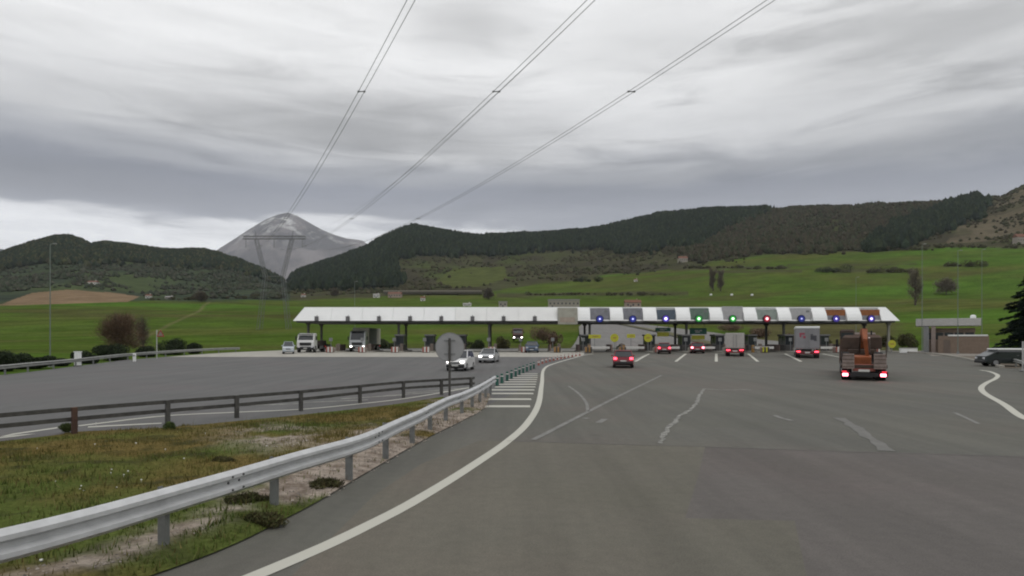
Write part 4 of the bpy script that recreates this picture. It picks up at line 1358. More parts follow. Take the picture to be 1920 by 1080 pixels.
isl0 = booth0 = None
for i, px_ in enumerate(ISL):
    X = PX(px_, PZY)
    lab = 'pale kerbed concrete island with rounded nose, %s' % island_name(i)
    if isl0 is None:
        isl0 = thing('toll_island', lab, 'traffic island', (X, PZY, GZ1), 0, 'concrete islands between the toll lanes')
        ring = []
        for zz, ins in ((-0.02, 0.0), (0.14, 0.0), (0.17, 0.05)):
            r_ = []
            for s, sg in ((1, 1), (-1, -1)):
                for t in range(9):
                    an = math.pi * t / 8 + (0 if s > 0 else math.pi)
                    r_.append((math.cos(an) * (0.85 - ins), (5.2 + math.sin(an) * (0.85 - ins) if s > 0 else -4.4 + math.sin(an) * (0.85 - ins)), zz))
            ring.append(r_)
        MB().loft(ring).build('slab', M_CONC, isl0)
        MB().box((0, -4.0, 0.42), (0.75, 0.7, 0.55), bev=0.06).build('nose_block', M_KERB, isl0)
        MB().box((-0.62, 2.6, 0.62), (0.22, 5.0, 0.95), bev=0.03).build('guard_wall', mat('pinkish_concrete', (0.26, 0.19, 0.165), 0.85), isl0)
        MB().box((0.45, -2.6, 0.70), (0.42, 0.5, 1.1), bev=0.05).build('ticket_pillar', mat('ticket_pillar', (0.16, 0.13, 0.11), 0.6), isl0)
        MB().tube((-0.5, -3.2, 0.15), (-0.5, -3.2, 2.0), 0.04, 0.04, 8).build('sign_pole', M_STEEL, isl0)
        MB().box((-0.5, -3.26, 1.85), (0.5, 0.05, 0.5), bev=0.02).build('back_plate', M_STEEL, isl0)
    else:
        copy_thing(isl0, (X, PZY, GZ1), 0, lab)
    lab = 'dark glazed toll booth standing on the %s' % island_name(i)
    if i in (0, 1, 5, 6, 7, 9):
        continue
    if booth0 is None:
        booth0 = thing('toll_booth', lab, 'toll booth', (X, PZY - 0.5, GZ1 + 0.17), 0, 'toll booths on the islands')
        MB().box((0, 0, 0.45), (1.24, 2.4, 0.9), bev=0.03).build('base', M_BOOTH, booth0)
        gl = MB().box((0, 0, 1.55), (1.18, 2.3, 1.3)).build('glazing', M_GLASS, booth0)
        mb = MB()
        for sx in (-.6, .6):
            for sy in (-1.17, 0, 1.17):
                MB().box((sx, sy, 1.55), (0.07, 0.07, 1.32)).build('mullion', M_BOOTH, gl)
        MB().box((0, 0, 2.32), (1.55, 2.8, 0.24), bev=0.05, taper=0.96).build('roof', M_BOOTHROOF, booth0)
        MB().box((0.62, -0.3, 1.0), (0.12, 0.7, 0.05)).build('counter', M_STEEL, booth0)
    else:
        copy_thing(booth0, (X, PZY - 0.5 + (0.9 if i % 3 == 1 else 0), GZ1 + 0.17), 0, lab)

# striped crash cushions at the noses
cush = {}
for i, px_ in enumerate(ISL):
    kind = 'yellow' if i in (13,) else ('ochre' if i in (7, 8, 9) else 'red')
    X = PX(px_, PZY); Y = PZY - 5.75
    lab = {'yellow': 'yellow crash cushion before the %s', 'ochre': 'ochre brown crash cushion before the %s', 'red': 'red and white striped crash cushion before the %s'}[kind] % island_name(i)
    z0 = gz(Y)
    if kind not in cush:
        t = thing('crash_cushion', lab, 'crash cushion', (X, Y, z0), 0, 'crash cushions before the toll islands')
        ca, cb_ = {'yellow': (M_YEL, M_BOOTH), 'ochre': (M_OCH, M_BOOTH), 'red': (M_REDP, M_WHP)}[kind]
        MB().box((0, 0.4, 0.42), (1.0, 0.9, 0.84), bev=0.1).build('body', mat('pinkish_concrete', (0.26, 0.19, 0.165), 0.85), t)
        for k_ in range(4):
            MB().box((-0.36 + 0.24 * k_, -0.09, 0.45), (0.225, 0.06, 0.72), bev=0.01).build('stripe_panel', ca if k_ % 2 == 0 else cb_, t)
        cush[kind] = t
    else:
        copy_thing(cush[kind], (X, Y, z0), 0, lab)

# boom barriers on the lanes of the right half
bar0 = None
BARS = [(1125, 'first lane with a blue signal'), (1190, 'second lane with a blue signal'), (1256, 'lane of the bright blue signal, beside the red car'),
        (1322, 'lane of the green signal on a slate board'), (1432, 'lane of the red signal'), (1555, 'lane under the first orange board')]
for px_, w_ in BARS:
    X = PX(px_, 91.6)
    lab = 'white lowered barrier arm across the %s' % w_
    if bar0 is None:
        bar0 = thing('boom_barrier', lab, 'barrier', (X - 1.55, 91.6, GZ1), 0, 'lane barriers under the right half of the canopy')
        MB().box((0, 0, 0.52), (0.34, 0.36, 1.04), bev=0.04).build('housing', M_OCH, bar0)
        ar = MB().box((1.55, -0.22, 0.68), (2.7, 0.07, 0.34), bev=0.02).build('arm', M_WHP, bar0)
        MB().tube((0, -0.18, 0.72), (0, -0.30, 0.72), 0.12, 0.12, 12).build('pivot', M_STEEL, bar0)
    else:
        copy_thing(bar0, (X - 1.55, 91.6, GZ1), 0, lab)

# yellow lane signs
def yellow_sign(px_, py_, shape, Y, label, r=0.52):
    X = PX(px_, Y); zc = PZ(py_, Y); g0 = gz(Y) + 0.15
    t = thing('lane_sign', label, 'sign', (X, Y, g0), 0, 'yellow signs at the toll lanes')
    MB().tube((0, 0, 0), (0, 0, zc - g0 + (0.3 if shape == 'disc' else 0.1)), 0.045, 0.045, 8).build('post', M_STEEL, t)
    if shape == 'disc':
        pl = MB().tube((0, -0.05, zc - g0), (0, -0.09, zc - g0), r, r, 24).build('sign_face', M_YEL, t)
        MB().box((0, -0.098, zc - g0), (0.5, 0.012, 0.14)).build('mark', M_OCH, pl)
    else:
        pl = MB().box((0, -0.07, zc - g0), (r * 2.4, 0.04, 0.55), bev=0.01).build('sign_face', M_YEL, t)
        MB().box((0.1, -0.096, zc - g0), (r * 1.2, 0.01, 0.10)).build('mark', M_OCH, pl)
    return t


yellow_sign(1115, 631, 'board', 93.5, 'long yellow rectangular sign under the first blue lane signal', 0.75)
yellow_sign(1152, 633.5, 'disc', 89.5, 'round yellow sign on the island between the first two blue signals', 0.58)
yellow_sign(1183, 630, 'board', 93.5, 'yellow rectangular sign under the second blue lane signal', 0.5)
yellow_sign(1215, 633.5, 'disc', 89.5, 'round yellow sign on the island left of the bright blue signal', 0.58)
yellow_sign(1672, 645, 'disc', 86.0, 'round yellow sign at the far right end of the toll islands', 0.52)
# green overhead boards hung under the canopy
M_GRNB = mat('green_board', (0.02, 0.11, 0.075), 0.5, var=0.1)
for px_, py_, w_, h_, lab in ((1243, 618, 2.3, 0.55, 'narrow green board with yellow strip hung under the bright blue signal'), (1309, 621, 2.55, 0.95, 'larger green board with yellow strip hung under the slate green signal board')):
    Y = 97.0; X = PX(px_, Y); zc = PZ(py_, Y)
    t = thing('overhead_board', lab, 'sign', (X, Y, zc), 0, 'green boards under the canopy')
    p = MB().box((0, 0, 0), (w_, 0.14, h_), bev=0.02).build('panel', M_GRNB, t)
    for x0, ww, z0 in ((-0.25, 0.55, 0.1), (0.35, 0.4, 0.1), (-0.1, 0.7, -0.14)):
        MB().box((x0, -0.078, z0 * h_), (ww, 0.012, 0.14 * h_ + .04)).build('pale_mark', M_PALE, p)
    MB().box((0, -0.01, -h_ / 2 - 0.45), (w_ * 0.78, 0.10, 0.62), bev=0.02).build('yellow_strip', M_YEL, t)
    for s in (-1, 1):
        MB().tube((s * w_ * 0.36, 0, h_ / 2), (s * w_ * 0.36, 0, zb - 0.26 - zc), 0.03, 0.03, 6).build('hanger', M_STEEL, t)

# bollards and delineators along the gore
M_BGRN = mat('green_bollard', (0.014, 0.085, 0.062), 0.5, var=0.12)
bol0 = None
for i, (px_, py_) in enumerate(((932, 724), (941, 719.5), (951, 714.5), (959, 710.5), (967, 706.5), (974, 703), (981, 700), (988, 697), (995, 694), (1001, 691.5))):
    p = G(px_, py_)
    lab = '%s green flexible bollard counted from the guardrail end' % ORD[i]
    if bol0 is None:
        bol0 = thing('bollard', lab, 'bollard', p, 0, 'green bollards along the gore')
        mb = MB(); mb.tube((0, 0, 0.03), (0, 0, 0.54), 0.085, 0.08, 12); mb.ball((0, 0, 0.54), 0.08, 0.5, 12, 3, half=True)
        mb.build('tube', M_BGRN, bol0)
        MB().tube((0, 0, 0), (0, 0, 0.035), 0.15, 0.13, 12).build('base', M_BLACK, bol0)
        MB().tube((0, 0, 0.40), (0, 0, 0.46), 0.086, 0.085, 12, caps=False).build('band', M_WHP, bol0)
    else:
        copy_thing(bol0, p, 0, lab)
del0 = None
for i, (px_, py_) in enumerate(((1010, 685), (1017, 682), (1024, 680), (1031, 678), (1038, 676.3), (1045, 674.8), (1052, 673.2), (1059, 672), (1066, 670.6), (1073, 669.4), (1080, 668.2), (1087, 667))):
    p = G(px_, py_)
    lab = '%s red and white delineator beyond the green bollards' % ORD[i]
    if del0 is None:
        del0 = thing('delineator_post', lab, 'delineator', p, 0, 'red and white posts beyond the bollards')
        MB().box((0, 0, 0.22), (0.17, 0.10, 0.44), bev=0.03, taper=0.9).build('body', M_REDP, del0)
        MB().box((0, 0, 0.31), (0.172, 0.105, 0.14), taper=0.97).build('band', M_WHP, del0)
        MB().box((0, 0, 0.025), (0.32, 0.24, 0.05), bev=0.02).build('base', M_REDP, del0)
    else:
        copy_thing(del0, p, 0.3, lab)

# round sign seen from behind
p = G(843, 742)
Y = p.y
t = thing('road_sign', 'round grey sign seen from behind on a dark post by the guardrail', 'sign', p)
zc = PZ(651, Y)
M_SBACK = mat('sign_back', (0.32, 0.32, 0.325), 0.5, metal=0.2, var=0.06, vscale=2)
MB().box((0, 0, zc / 2 + 0.2), (0.10, 0.07, zc + 0.4), bev=0.01).build('post', M_DSTEEL, t)
d_ = MB().tube((0, 0.07, zc), (0, 0.095, zc), 0.635, 0.635, 40).build('disc', M_SBACK, t)
rim = MB()
for i in range(40):
    a0, a1 = 2 * math.pi * i / 40, 2 * math.pi * (i + 1) / 40
    rim.tube((math.cos(a0) * .635, 0.065, zc + math.sin(a0) * .635), (math.cos(a1) * .635, 0.065, zc + math.sin(a1) * .635), 0.014, 0.014, 5, caps=False)
rim.build('rim', M_STEEL, d_)
for zz in (-0.3, 0.3):
    MB().box((0, 0.055, zc + zz), (0.5, 0.03, 0.05)).build('bracket', M_STEEL, d_)

# ------------------------------------------------------------------ vehicles
M_TYRE = mat('tyre_rubber', (0.018, 0.018, 0.018), 0.85)
M_RIM = mat('wheel_rim', (0.30, 0.30, 0.31), 0.4, metal=0.6)
M_TAIL = mat('brake_light', (0.5, 0.01, 0.02), 0.3, emit=(1.0, 0.06, 0.10), estr=5.0)
M_TAILD = mat('tail_light', (0.45, 0.01, 0.02), 0.3, emit=(1.0, 0.04, 0.07), estr=1.2)
M_TAILB = mat('bright_brake_light', (0.6, 0.1, 0.1), 0.3, emit=(1.0, 0.22, 0.28), estr=9.0)
M_HEAD = mat('headlight_on', (0.8, 0.8, 0.8), 0.2, emit=(1.0, 0.95, 0.90), estr=4.0)
M_HEADO = mat('headlight_off', (0.55, 0.56, 0.58), 0.15)
M_PLATE = mat('number_plate', (0.55, 0.55, 0.52), 0.5)
M_TRIM = mat('black_trim', (0.020, 0.020, 0.021), 0.55)


def paint(name, c, rough=0.32):
    return mat('paint_' + name, c, rough, var=0.05, coat=0.4)


def wheel(parent, x, y, r, w=0.22):
    s = 1 if x > 0 else -1
    ty = MB().tube((x - s * w, y, r), (x, y, r), r, r, 20).build('wheel', M_TYRE, parent)
    MB().tube((x - s * 0.02, y, r), (x + s * 0.012, y, r), r * 0.62, r * 0.56, 14).build('rim', M_RIM, ty)
    return ty


def car(label, loc, rz, m, cat='car', name='car', L=4.1, W=1.74, H=1.47, rear='hatch', brake=M_TAILD, head=M_HEADO, group=None, lower=None):
    t = thing(name, label, cat, loc, rz, group)
    s = L / 4.1; h = H / 1.47
    P = [(-1.98, .30), (-2.05, .55), (-2.0, .86), (-1.75, .95), (0.70, .95), (1.45, .84), (1.92, .68), (2.05, .50), (2.0, .26), (1.55, .20), (-1.55, .20)]
    body = MB().side([(y * s, z * h) for y, z in P][::-1], W, edge=0.07).build('body', m, t)
    if rear == 'hatch':
        Gp = [(-1.88, .93), (-1.62, 1.40), (0.05, 1.43), (0.95, .93)]
    elif rear == 'suv':
        Gp = [(-1.95, .93), (-1.85, 1.42), (0.20, 1.44), (0.95, .93)]
    else:
        Gp = [(-1.55, .93), (-0.85, 1.40), (0.05, 1.43), (0.95, .93)]
    gp = [(y * s, z * h) for y, z in Gp]
    MB().side(gp[::-1], W - 0.10, W - 0.40, edge=0.0).build('windows', M_GLASS, t)
    (ry, rzz), (fy, fz) = gp[1], gp[2]
    rf = MB(); rf.box(((0), (ry + fy) / 2, max(rzz, fz) + 0.015), (W - 0.36, fy - ry + 0.10, 0.065), bev=0.025); rf.build('roof', m, t)
    for sx in (-1, 1):
        b0, t0 = sx * (W / 2 - 0.06), sx * (W / 2 - 0.205)
        for (y0, z0), (y1, z1) in (((gp[0]), (gp[1])), ((gp[3]), (gp[2])), ((-0.35 * s, .93 * h), (-0.42 * s, 1.42 * h))):
            MB().tube((b0, y0, z0), (t0, y1, z1), 0.045, 0.035, 6).build('pillar', m if y0 != -0.35 * s else M_TRIM, t)
        MB().box((sx * (W / 2 + 0.07), 0.62 * s, 0.98 * h), (0.18, 0.10, 0.13), bev=0.03).build('mirror', m, t)
        tl = MB().box((sx * (W / 2 - 0.19), -2.03 * s, 0.80 * h), (0.28, 0.10, 0.20), bev=0.03).build('tail_light', brake, t)
        MB().box((sx * (W / 2 - 0.24), 1.93 * s, 0.66 * h), (0.34, 0.16, 0.17), bev=0.05).build('headlight', head, t)
        MB().box((sx * (W / 2 - 0.01), -0.35 * s, 0.80 * h), (0.03, 0.16, 0.03)).build('door_handle', M_TRIM, t)
        for y in (-1.27 * s, 1.30 * s):
            wheel(t, sx * (W / 2 + 0.005), y, 0.31 * (1 if h < 1.1 else 1.12))
    MB().box((0, -2.04 * s, 0.42 * h), (W - 0.12, 0.14, 0.26), bev=0.05).build('rear_bumper', lower or M_TRIM, t)
    MB().box((0, 2.02 * s, 0.38 * h), (W - 0.12, 0.14, 0.26), bev=0.05).build('front_bumper', m if lower is None else lower, t)
    MB().box((0, 2.05 * s, 0.60 * h), (W - 0.85, 0.05, 0.12), bev=0.02).build('grille', M_TRIM, t)
    MB().box((0, -2.09 * s, 0.60 * h), (0.50, 0.03, 0.11)).build('number_plate', M_PLATE, t)
    MB().box((0, 2.10 * s, 0.42 * h), (0.50, 0.03, 0.11)).build('number_plate', M_PLATE, t)
    return t


def lorry(label, loc, rz, mc, mbx, box_len=7.0, box_h=2.5, W=2.5, cab_h=2.9, deck=1.05, lights=M_HEADO, brake=M_TAILD, box=True, roof_band=None, name='lorry', marks=None, bumper=None, flat=False, side_panel=None):
    """forward is +Y; origin under the middle of the load box's rear edge"""
    t = thing(name, label, 'lorry', loc, rz)
    y0 = box_len + 0.45                                    # rear of the cab
    P = [(y0, .55), (y0, cab_h - .08), (y0 + .5, cab_h), (y0 + 1.45, cab_h - .10), (y0 + 1.85, 1.75), (y0 + 1.95, 1.45), (y0 + 1.98, .55)]
    MB().side(P[::-1], W - 0.06, W - 0.22, edge=0.04).build('cab', mc, t)
    ws = MB()
    k = 0.10
    a, b = (y0 + 1.85, 1.80), (y0 + 1.47, cab_h - .22)
    n = Vector((0, b[1] - a[1], -(b[0] - a[0]))).normalized() * 0.02
    ws.add([(-W / 2 + .22, a[0] + n.y, a[1] + n.z), (W / 2 - .22, a[0] + n.y, a[1] + n.z), (W / 2 - .32, b[0] + n.y, b[1] + n.z), (-W / 2 + .32, b[0] + n.y, b[1] + n.z),
            (-W / 2 + .22, a[0] - .05, a[1]), (W / 2 - .22, a[0] - .05, a[1]), (W / 2 - .32, b[0] - .05, b[1]), (-W / 2 + .32, b[0] - .05, b[1])],
           [(0, 1, 2, 3), (7, 6, 5, 4), (0, 4, 5, 1), (1, 5, 6, 2), (2, 6, 7, 3), (3, 7, 4, 0)])
    ws.build('windscreen', M_GLASS, t)
    MB().box((0, y0 + 2.0, 1.22), (W - 0.9, 0.05, 0.42), bev=0.02).build('grille', M_TRIM, t)
    MB().box((0, y0 + 2.0, 0.62), (W - 0.1, 0.16, 0.42), bev=0.05).build('front_bumper', bumper or M_TRIM, t)
    MB().box((0, y0 + 2.10, 0.62), (0.52, 0.03, 0.12)).build('number_plate', M_PLATE, t)
    MB().box((0, y0 + 1.72, cab_h - 0.14), (W - 0.4, 0.30, 0.10), bev=0.03).build('sun_visor', M_TRIM, t)
    for s in (-1, 1):
        MB().box((s * (W / 2 - 0.34), y0 + 2.05, 0.80), (0.36, 0.10, 0.22), bev=0.04).build('headlight', lights, t)
        MB().box((s * (W / 2 + 0.16), y0 + 1.55, 2.05), (0.18, 0.12, 0.55), bev=0.03).build('mirror', M_TRIM, t)
        MB().box((s * (W / 2 - 0.115), y0 + 0.95, 2.12), (0.03, 0.80, 0.62)).build('side_window', M_GLASS, t)
        for y in (1.3, 2.5) if box_len > 6 else (1.2,):
            wheel(t, s * (W / 2 - 0.02), y, 0.48, 0.5)
        wheel(t, s * (W / 2 - 0.02), y0 + 1.15, 0.48, 0.3)
        MB().box((s * (W / 2 - 0.32), -0.03, 0.74), (0.46, 0.10, 0.17), bev=0.03).build('tail_light', brake, t)
        MB().box((s * (W / 2 - 0.10), box_len * 0.55, 0.72), (0.06, 2.2, 0.42)).build('side_guard', M_STEEL, t)
    MB().box((0, box_len / 2 + 0.8, deck - 0.14), (0.9, box_len + 1.4, 0.24)).build('chassis', M_TRIM, t)
    MB().box((0, -0.02, 0.62), (W - 0.1, 0.12, 0.34), bev=0.03).build('rear_bumper', bumper or M_TRIM, t)
    MB().box((0.0, -0.10, 0.66), (0.52, 0.03, 0.14)).build('number_plate', M_PLATE, t)
    if box:
        bx = MB().box((0, box_len / 2, deck + box_h / 2), (W, box_len, box_h), bev=0.03).build('load_box', mbx, t)
        for s in (-1, 1):
            MB().box((s * W / 4, -0.012, deck + box_h / 2), (W / 2 - 0.10, 0.03, box_h - 0.22), bev=0.01).build('rear_door', mbx, bx)
            MB().tube((s * 0.18, -0.045, deck + 0.15), (s * 0.18, -0.045, deck + box_h - 0.15), 0.02, 0.02, 6).build('locking_bar', M_STEEL, bx)
        if roof_band is not None:
            MB().box((0, box_len / 2, deck + box_h + 0.10), (W + 0.02, box_len + 0.04, 0.22), bev=0.04).build('roof', roof_band, t)
        if side_panel is not None:
            for s in (-1, 1):
                MB().box((s * (W / 2 + 0.006), box_len * side_panel[1], deck + box_h / 2), (0.02, box_len * side_panel[2], box_h - 0.1)).build('side_panel', side_panel[0], bx)
        for mk in marks or []:
            MB().box((mk[0], -0.034, deck + mk[1]), (mk[2], 0.012, mk[3]), rx=0).build('printed_mark', mk[4], bx)
    elif flat:
        MB().box((0, box_len / 2, deck + 0.3), (W, box_len, 0.7), bev=0.03).build('load_box', mbx, t)
    return t


P_RED = paint('dark_red', (0.20, 0.018, 0.030)); P_RED2 = paint('red', (0.24, 0.02, 0.03)); P_WHITE = paint('white', (0.62, 0.62, 0.61)); P_GREY = paint('silver_grey', (0.36, 0.37, 0.38))
P_BLUE = paint('steel_blue', (0.07, 0.10, 0.15)); P_DKGREEN = paint('black_green', (0.016, 0.021, 0.021)); P_PALEBLUE = paint('pale_blue_white', (0.40, 0.44, 0.48)); P_MAROON = paint('maroon', (0.075, 0.020, 0.014))

car('dark red hatchback driving away across the open asphalt before the toll lanes', G(1168, 688), R(-9), P_RED, W=1.72, brake=M_TAIL)
car('small dark red car with pale rear window queuing under the narrow green board', G(1245, 663.0), R(-12), P_RED2, W=1.70, brake=M_TAIL)
car('red car with glowing brake lights queuing under the larger green board', G(1307, 662.2), R(-14), P_RED2, W=1.80, brake=M_TAILB)
car('white off road car with lit headlights leaving the toll plaza', G(864, 694), R(171), P_WHITE, rear='suv', H=1.58, L=3.7, W=1.56, head=M_HEAD, lower=M_TRIM)
car('silver grey car with lit headlights behind the white off road car', G(917, 679), R(171), P_GREY, L=3.7, H=1.38, W=1.55, head=M_HEAD, rear='sedan')
car('steel blue car waiting at the toll islands left of the beige canopy panel', G(998, 661.0), R(176), P_BLUE, W=1.78, head=M_HEADO, rear='sedan', H=1.6)
t = thing('dark_van', 'black boxy vehicle, sky reflection painted on its roof, parked behind the right guardrail', 'van', (PX(1893, 57.0), 57.0, gz(57)), R(78))
MB().side([(-2.3, .32), (-2.35, 1.30), (1.55, 1.30), (2.1, 0.98), (2.32, .90), (2.36, .45), (2.2, .28), (-2.1, .26)][::-1], 1.84, edge=0.05).build('body', P_DKGREEN, t)
MB().side([(-2.25, 1.29), (-2.2, 1.46), (1.20, 1.46), (1.62, 1.29)][::-1], 1.74, 1.62, edge=0.0).build('windows', M_GLASS, t)
MB().box((0, -0.45, 1.52), (1.80, 3.7, 0.14), bev=0.04).build('roof', M_WHITE2, t)  # off-white colour stands for the bright sky reflected in the roof
for sx in (-1, 1):
    for y in (-1.45, 1.50):
        wheel(t, sx * 0.925, y, 0.35)
    MB().box((sx * 0.66, 2.33, 0.72), (0.36, 0.10, 0.18), bev=0.03).build('headlight', M_HEADO, t)
    MB().box((sx * 0.80, -2.34, 0.95), (0.16, 0.08, 0.4), bev=0.02).build('tail_light', mat('unlit_tail_light', (0.20, 0.012, 0.012), 0.3), t)
    MB().box((sx * 0.99, 1.35, 1.25), (0.16, 0.1, 0.2), bev=0.03).build('mirror', M_TRIM, t)
    MB().box((sx * 0.925, -0.2, 0.98), (0.03, 0.16, 0.035)).build('door_handle', M_STEEL, t)
MB().box((0, 2.38, 0.42), (1.75, 0.12, 0.24), bev=0.04).build('front_bumper', M_TRIM, t)
car('pale bluish white van at the far left end of the canopy', G(541, 663.0), R(198), P_PALEBLUE, name='van', cat='van', rear='suv', L=3.9, W=1.45, H=1.62)

p = G(1514, 672)
M_BOXGREY = mat('grey_box_side', (0.23, 0.225, 0.235), 0.6, var=0.08, vscale=1.5)
M_MKD = mat('dark_print', (0.06, 0.06, 0.07), 0.6); M_MKR = mat('red_print', (0.30, 0.06, 0.09), 0.6)
lorry('grey box lorry with white roof and red marks waiting under the pale grey board', (p.x, p.y, p.z), R(-23), P_WHITE, M_BOXGREY, 8.0, 2.35, brake=M_TAIL, roof_band=M_WHITE, bumper=mat('red_bumper', (0.13, 0.02, 0.025), 0.6),
      marks=[(-0.55, 1.72, 0.55, 0.22, M_MKR), (-0.30, 1.35, 0.30, 0.28, M_MKR), (-0.72, 1.48, 0.16, 0.3, M_MKR), (0.62, 1.28, 0.62, 0.5, M_MKD), (0.80, 0.98, 0.3, 0.12, M_MKD), (0.45, 1.62, 0.25, 0.12, M_MKD)])
p = G(1378, 668.5)
lorry('pale box van with red rear bumper and red lights queuing under the second green signal', (p.x, p.y, p.z), R(-18), P_WHITE, mat('pale_box', (0.38, 0.36, 0.34), 0.6, var=0.1), 4.4, 1.85, W=2.15, cab_h=2.5, deck=0.98, brake=M_TAIL,
      bumper=P_RED2, name='box_van')
p = G(566, 663.5)
lorry('white cab flatbed lorry facing the camera at the canopy left end', (PX(566, 90) - 0.1, 97.8, 0.6), R(184), P_WHITE, mat('dark_load', (0.05, 0.04, 0.035), 0.9), 5.2, 0, box=False, flat=True, cab_h=2.75, lights=M_HEADO)
lorry('lorry with long grey and cream box coming through the left toll lanes, headlight lit', (PX(657, 94) + 0.4, 107.5, 0.6), R(181), paint('pale_cab', (0.40, 0.42, 0.43)), mat('cream_box', (0.52, 0.50, 0.42), 0.6), 9.5, 2.6, cab_h=3.2,
      lights=M_HEAD, side_panel=(mat('grey_green_panel', (0.15, 0.17, 0.155), 0.6, var=0.1), 0.66, 0.62))


# low loader with an excavator, nearest vehicle ahead
pl_ = G(1620, 714)
LR = R(-26.5)
t = thing('low_loader', 'rusty low loader truck with bright brake lights and raised ramps', 'lorry', pl_, LR)
M_OR = mat('weathered_orange', (0.24, 0.070, 0.025), 0.6, var=0.25, vscale=2); M_BRN = mat('dark_brown_steel', (0.055, 0.035, 0.025), 0.7, var=0.3, vscale=2)
M_RAMP = mat('dull_ramp_steel', (0.20, 0.155, 0.135), 0.6, var=0.25, vscale=4); M_BRN2 = mat('brown_paint', (0.070, 0.038, 0.025), 0.5, var=0.2)
MB().box((0, 3.6, 0.86), (2.45, 7.2, 0.20), bev=0.02).build('deck', M_BRN, t)
MB().box((0, 8.2, 1.15), (2.3, 2.2, 0.4), bev=0.03).build('gooseneck', M_BRN, t)
MB().box((0, 0.1, 0.78), (1.2, 0.12, 0.42), bev=0.02).build('tail_frame', M_REDP, t)
for s in (-1, 1):
    r_ = MB().box((s * 0.84, -0.02, 1.16), (0.66, 0.12, 0.92), bev=0.02, rx=R(-6)).build('ramp', M_RAMP, t)
    for k_ in range(4):
        MB().box((s * 0.84, -0.10 + 0.02 * k_, 0.84 + 0.22 * k_), (0.60, 0.04, 0.035), rx=R(-6)).build('ramp_rung', M_BRN, r_)
    MB().box((s * 1.02, -0.10, 0.42), (0.46, 0.12, 0.34), bev=0.04).build('tail_light_housing', mat('dark_red_housing', (0.10, 0.006, 0.012), 0.5), t)
    MB().box((s * 1.00, -0.175, 0.36), (0.30, 0.05, 0.17), bev=0.02).build('tail_light', M_TAILB, t)
    MB().box((s * 1.05, -0.15, 0.55), (0.26, 0.04, 0.07), bev=0.015).build('tail_light', M_TAILD, t)
    for y in (1.0, 2.2, 3.4):
        wheel(t, s * 1.18, y, 0.40, 0.55)
    wheel(t, s * 1.18, 8.3, 0.48, 0.55); wheel(t, s * 1.18, 11.6, 0.48, 0.32)
    MB().box((s * 1.16, -0.02, 1.9), (0.05, 0.05, 1.0)).build('corner_stake', M_BRN, t)
MB().box((0, -0.06, 0.36), (1.5, 0.14, 0.24), bev=0.02).build('rear_bumper', M_TRIM, t)
MB().box((0.0, -0.145, 0.62), (0.60, 0.03, 0.14)).build('number_plate', M_PLATE, t)
MB().side([(9.6, .7), (9.6, 2.85), (10.2, 3.0), (11.6, 2.85), (12.1, 1.8), (12.2, .6)][::-1], 2.44, 2.3).build('cab', M_BRN2, t)
MB().box((0, 9.58, 2.25), (1.5, 0.05, 0.6)).build('rear_window', M_GLASS, t)
for s in (-1, 1):
    MB().box((s * 1.36, 11.4, 2.2), (0.18, 0.12, 0.6), bev=0.03).build('mirror', M_TRIM, t)

ex = thing('excavator', 'orange brown excavator with folded boom carried on the low loader', 'excavator', pl_ + Matrix.Rotation(LR, 3, 'Z') @ Vector((-0.04, 3.4, 0.97)), LR)
for s in (-1, 1):
    mb = MB()
    ring = [[(s * 0.92 + dx, math.cos(a) * 0.34 + (1.25 if math.cos(a) > 0 else -1.25), 0.36 + math.sin(a) * 0.34) for a in [2 * math.pi * k_ / 20 + 0.157 for k_ in range(20)]] for dx in (-.23, .23)]
    tr = mb.loft(ring).build('track', M_TYRE, ex)
    for k_ in range(5):
        MB().tube((s * 0.92 + s * 0.20, -1.1 + 0.55 * k_, 0.30), (s * 0.92 + s * 0.245, -1.1 + 0.55 * k_, 0.30), 0.17, 0.17, 10).build('track_roller', M_BRN, tr)
MB().box((0, 0, 0.72), (1.5, 2.0, 0.35), bev=0.05).build('turntable', M_BRN, ex)
MB().box((0.05, 0.75, 1.35), (2.2, 1.7, 0.9), bev=0.14).build('engine_cover', M_BRN2, ex)
MB().box((0.05, -0.12, 1.28), (2.25, 0.1, 0.75), bev=0.03).build('cover_grille', M_BRN, ex)
MB().box((-0.78, 1.0, 1.92), (0.86, 1.3, 0.5), bev=0.10).build('cab', M_BRN, ex)
MB().box((-0.78, 0.33, 1.75), (0.70, 0.04, 0.4)).build('cab_window', M_GLASS, ex)
MB().tube((0.62, 0.5, 1.75), (0.62, 0.5, 2.08), 0.05, 0.05, 8).build('exhaust', M_TYRE, ex)
mb = MB()
bp = [(0.12, -0.3, 1.05), (0.12, -1.0, 1.95), (0.12, -1.7, 2.05), (0.14, -2.3, 1.45)]
for a, b, w0, w1 in zip(bp[:-1], bp[1:], (0.24, 0.27, 0.22), (0.27, 0.22, 0.16)):
    mb.tube(a, b, w0, w1, 4)
mb.build('boom', M_OR, ex)
MB().tube((0.14, -2.3, 1.50), (0.30, -2.05, 0.25), 0.17, 0.12, 4).build('dipper_arm', M_OR, ex)
MB().tube((0.40, -1.2, 0.75), (0.36, -2.35, 1.62), 0.07, 0.05, 10).build('hydraulic_ram', mat('chrome_ram', (0.5, 0.42, 0.40), 0.3, metal=0.6), ex)
MB().tube((-0.12, -0.9, 0.6), (-0.1, -1.8, 1.72), 0.06, 0.05, 10).build('hydraulic_ram', M_BRN, ex)
MB().side([(-2.45, -.02), (-2.5, .42), (-2.0, .55), (-1.65, .30), (-1.75, 0.0)][::-1], 0.95).build('bucket', M_OR, ex)

# ------------------------------------------------------------------ motorway beyond the plaza
M_FARROAD = asphalt_mat('far_asphalt', (0.165, 0.160, 0.150), (0.150, 0.146, 0.138), patch=0.05)


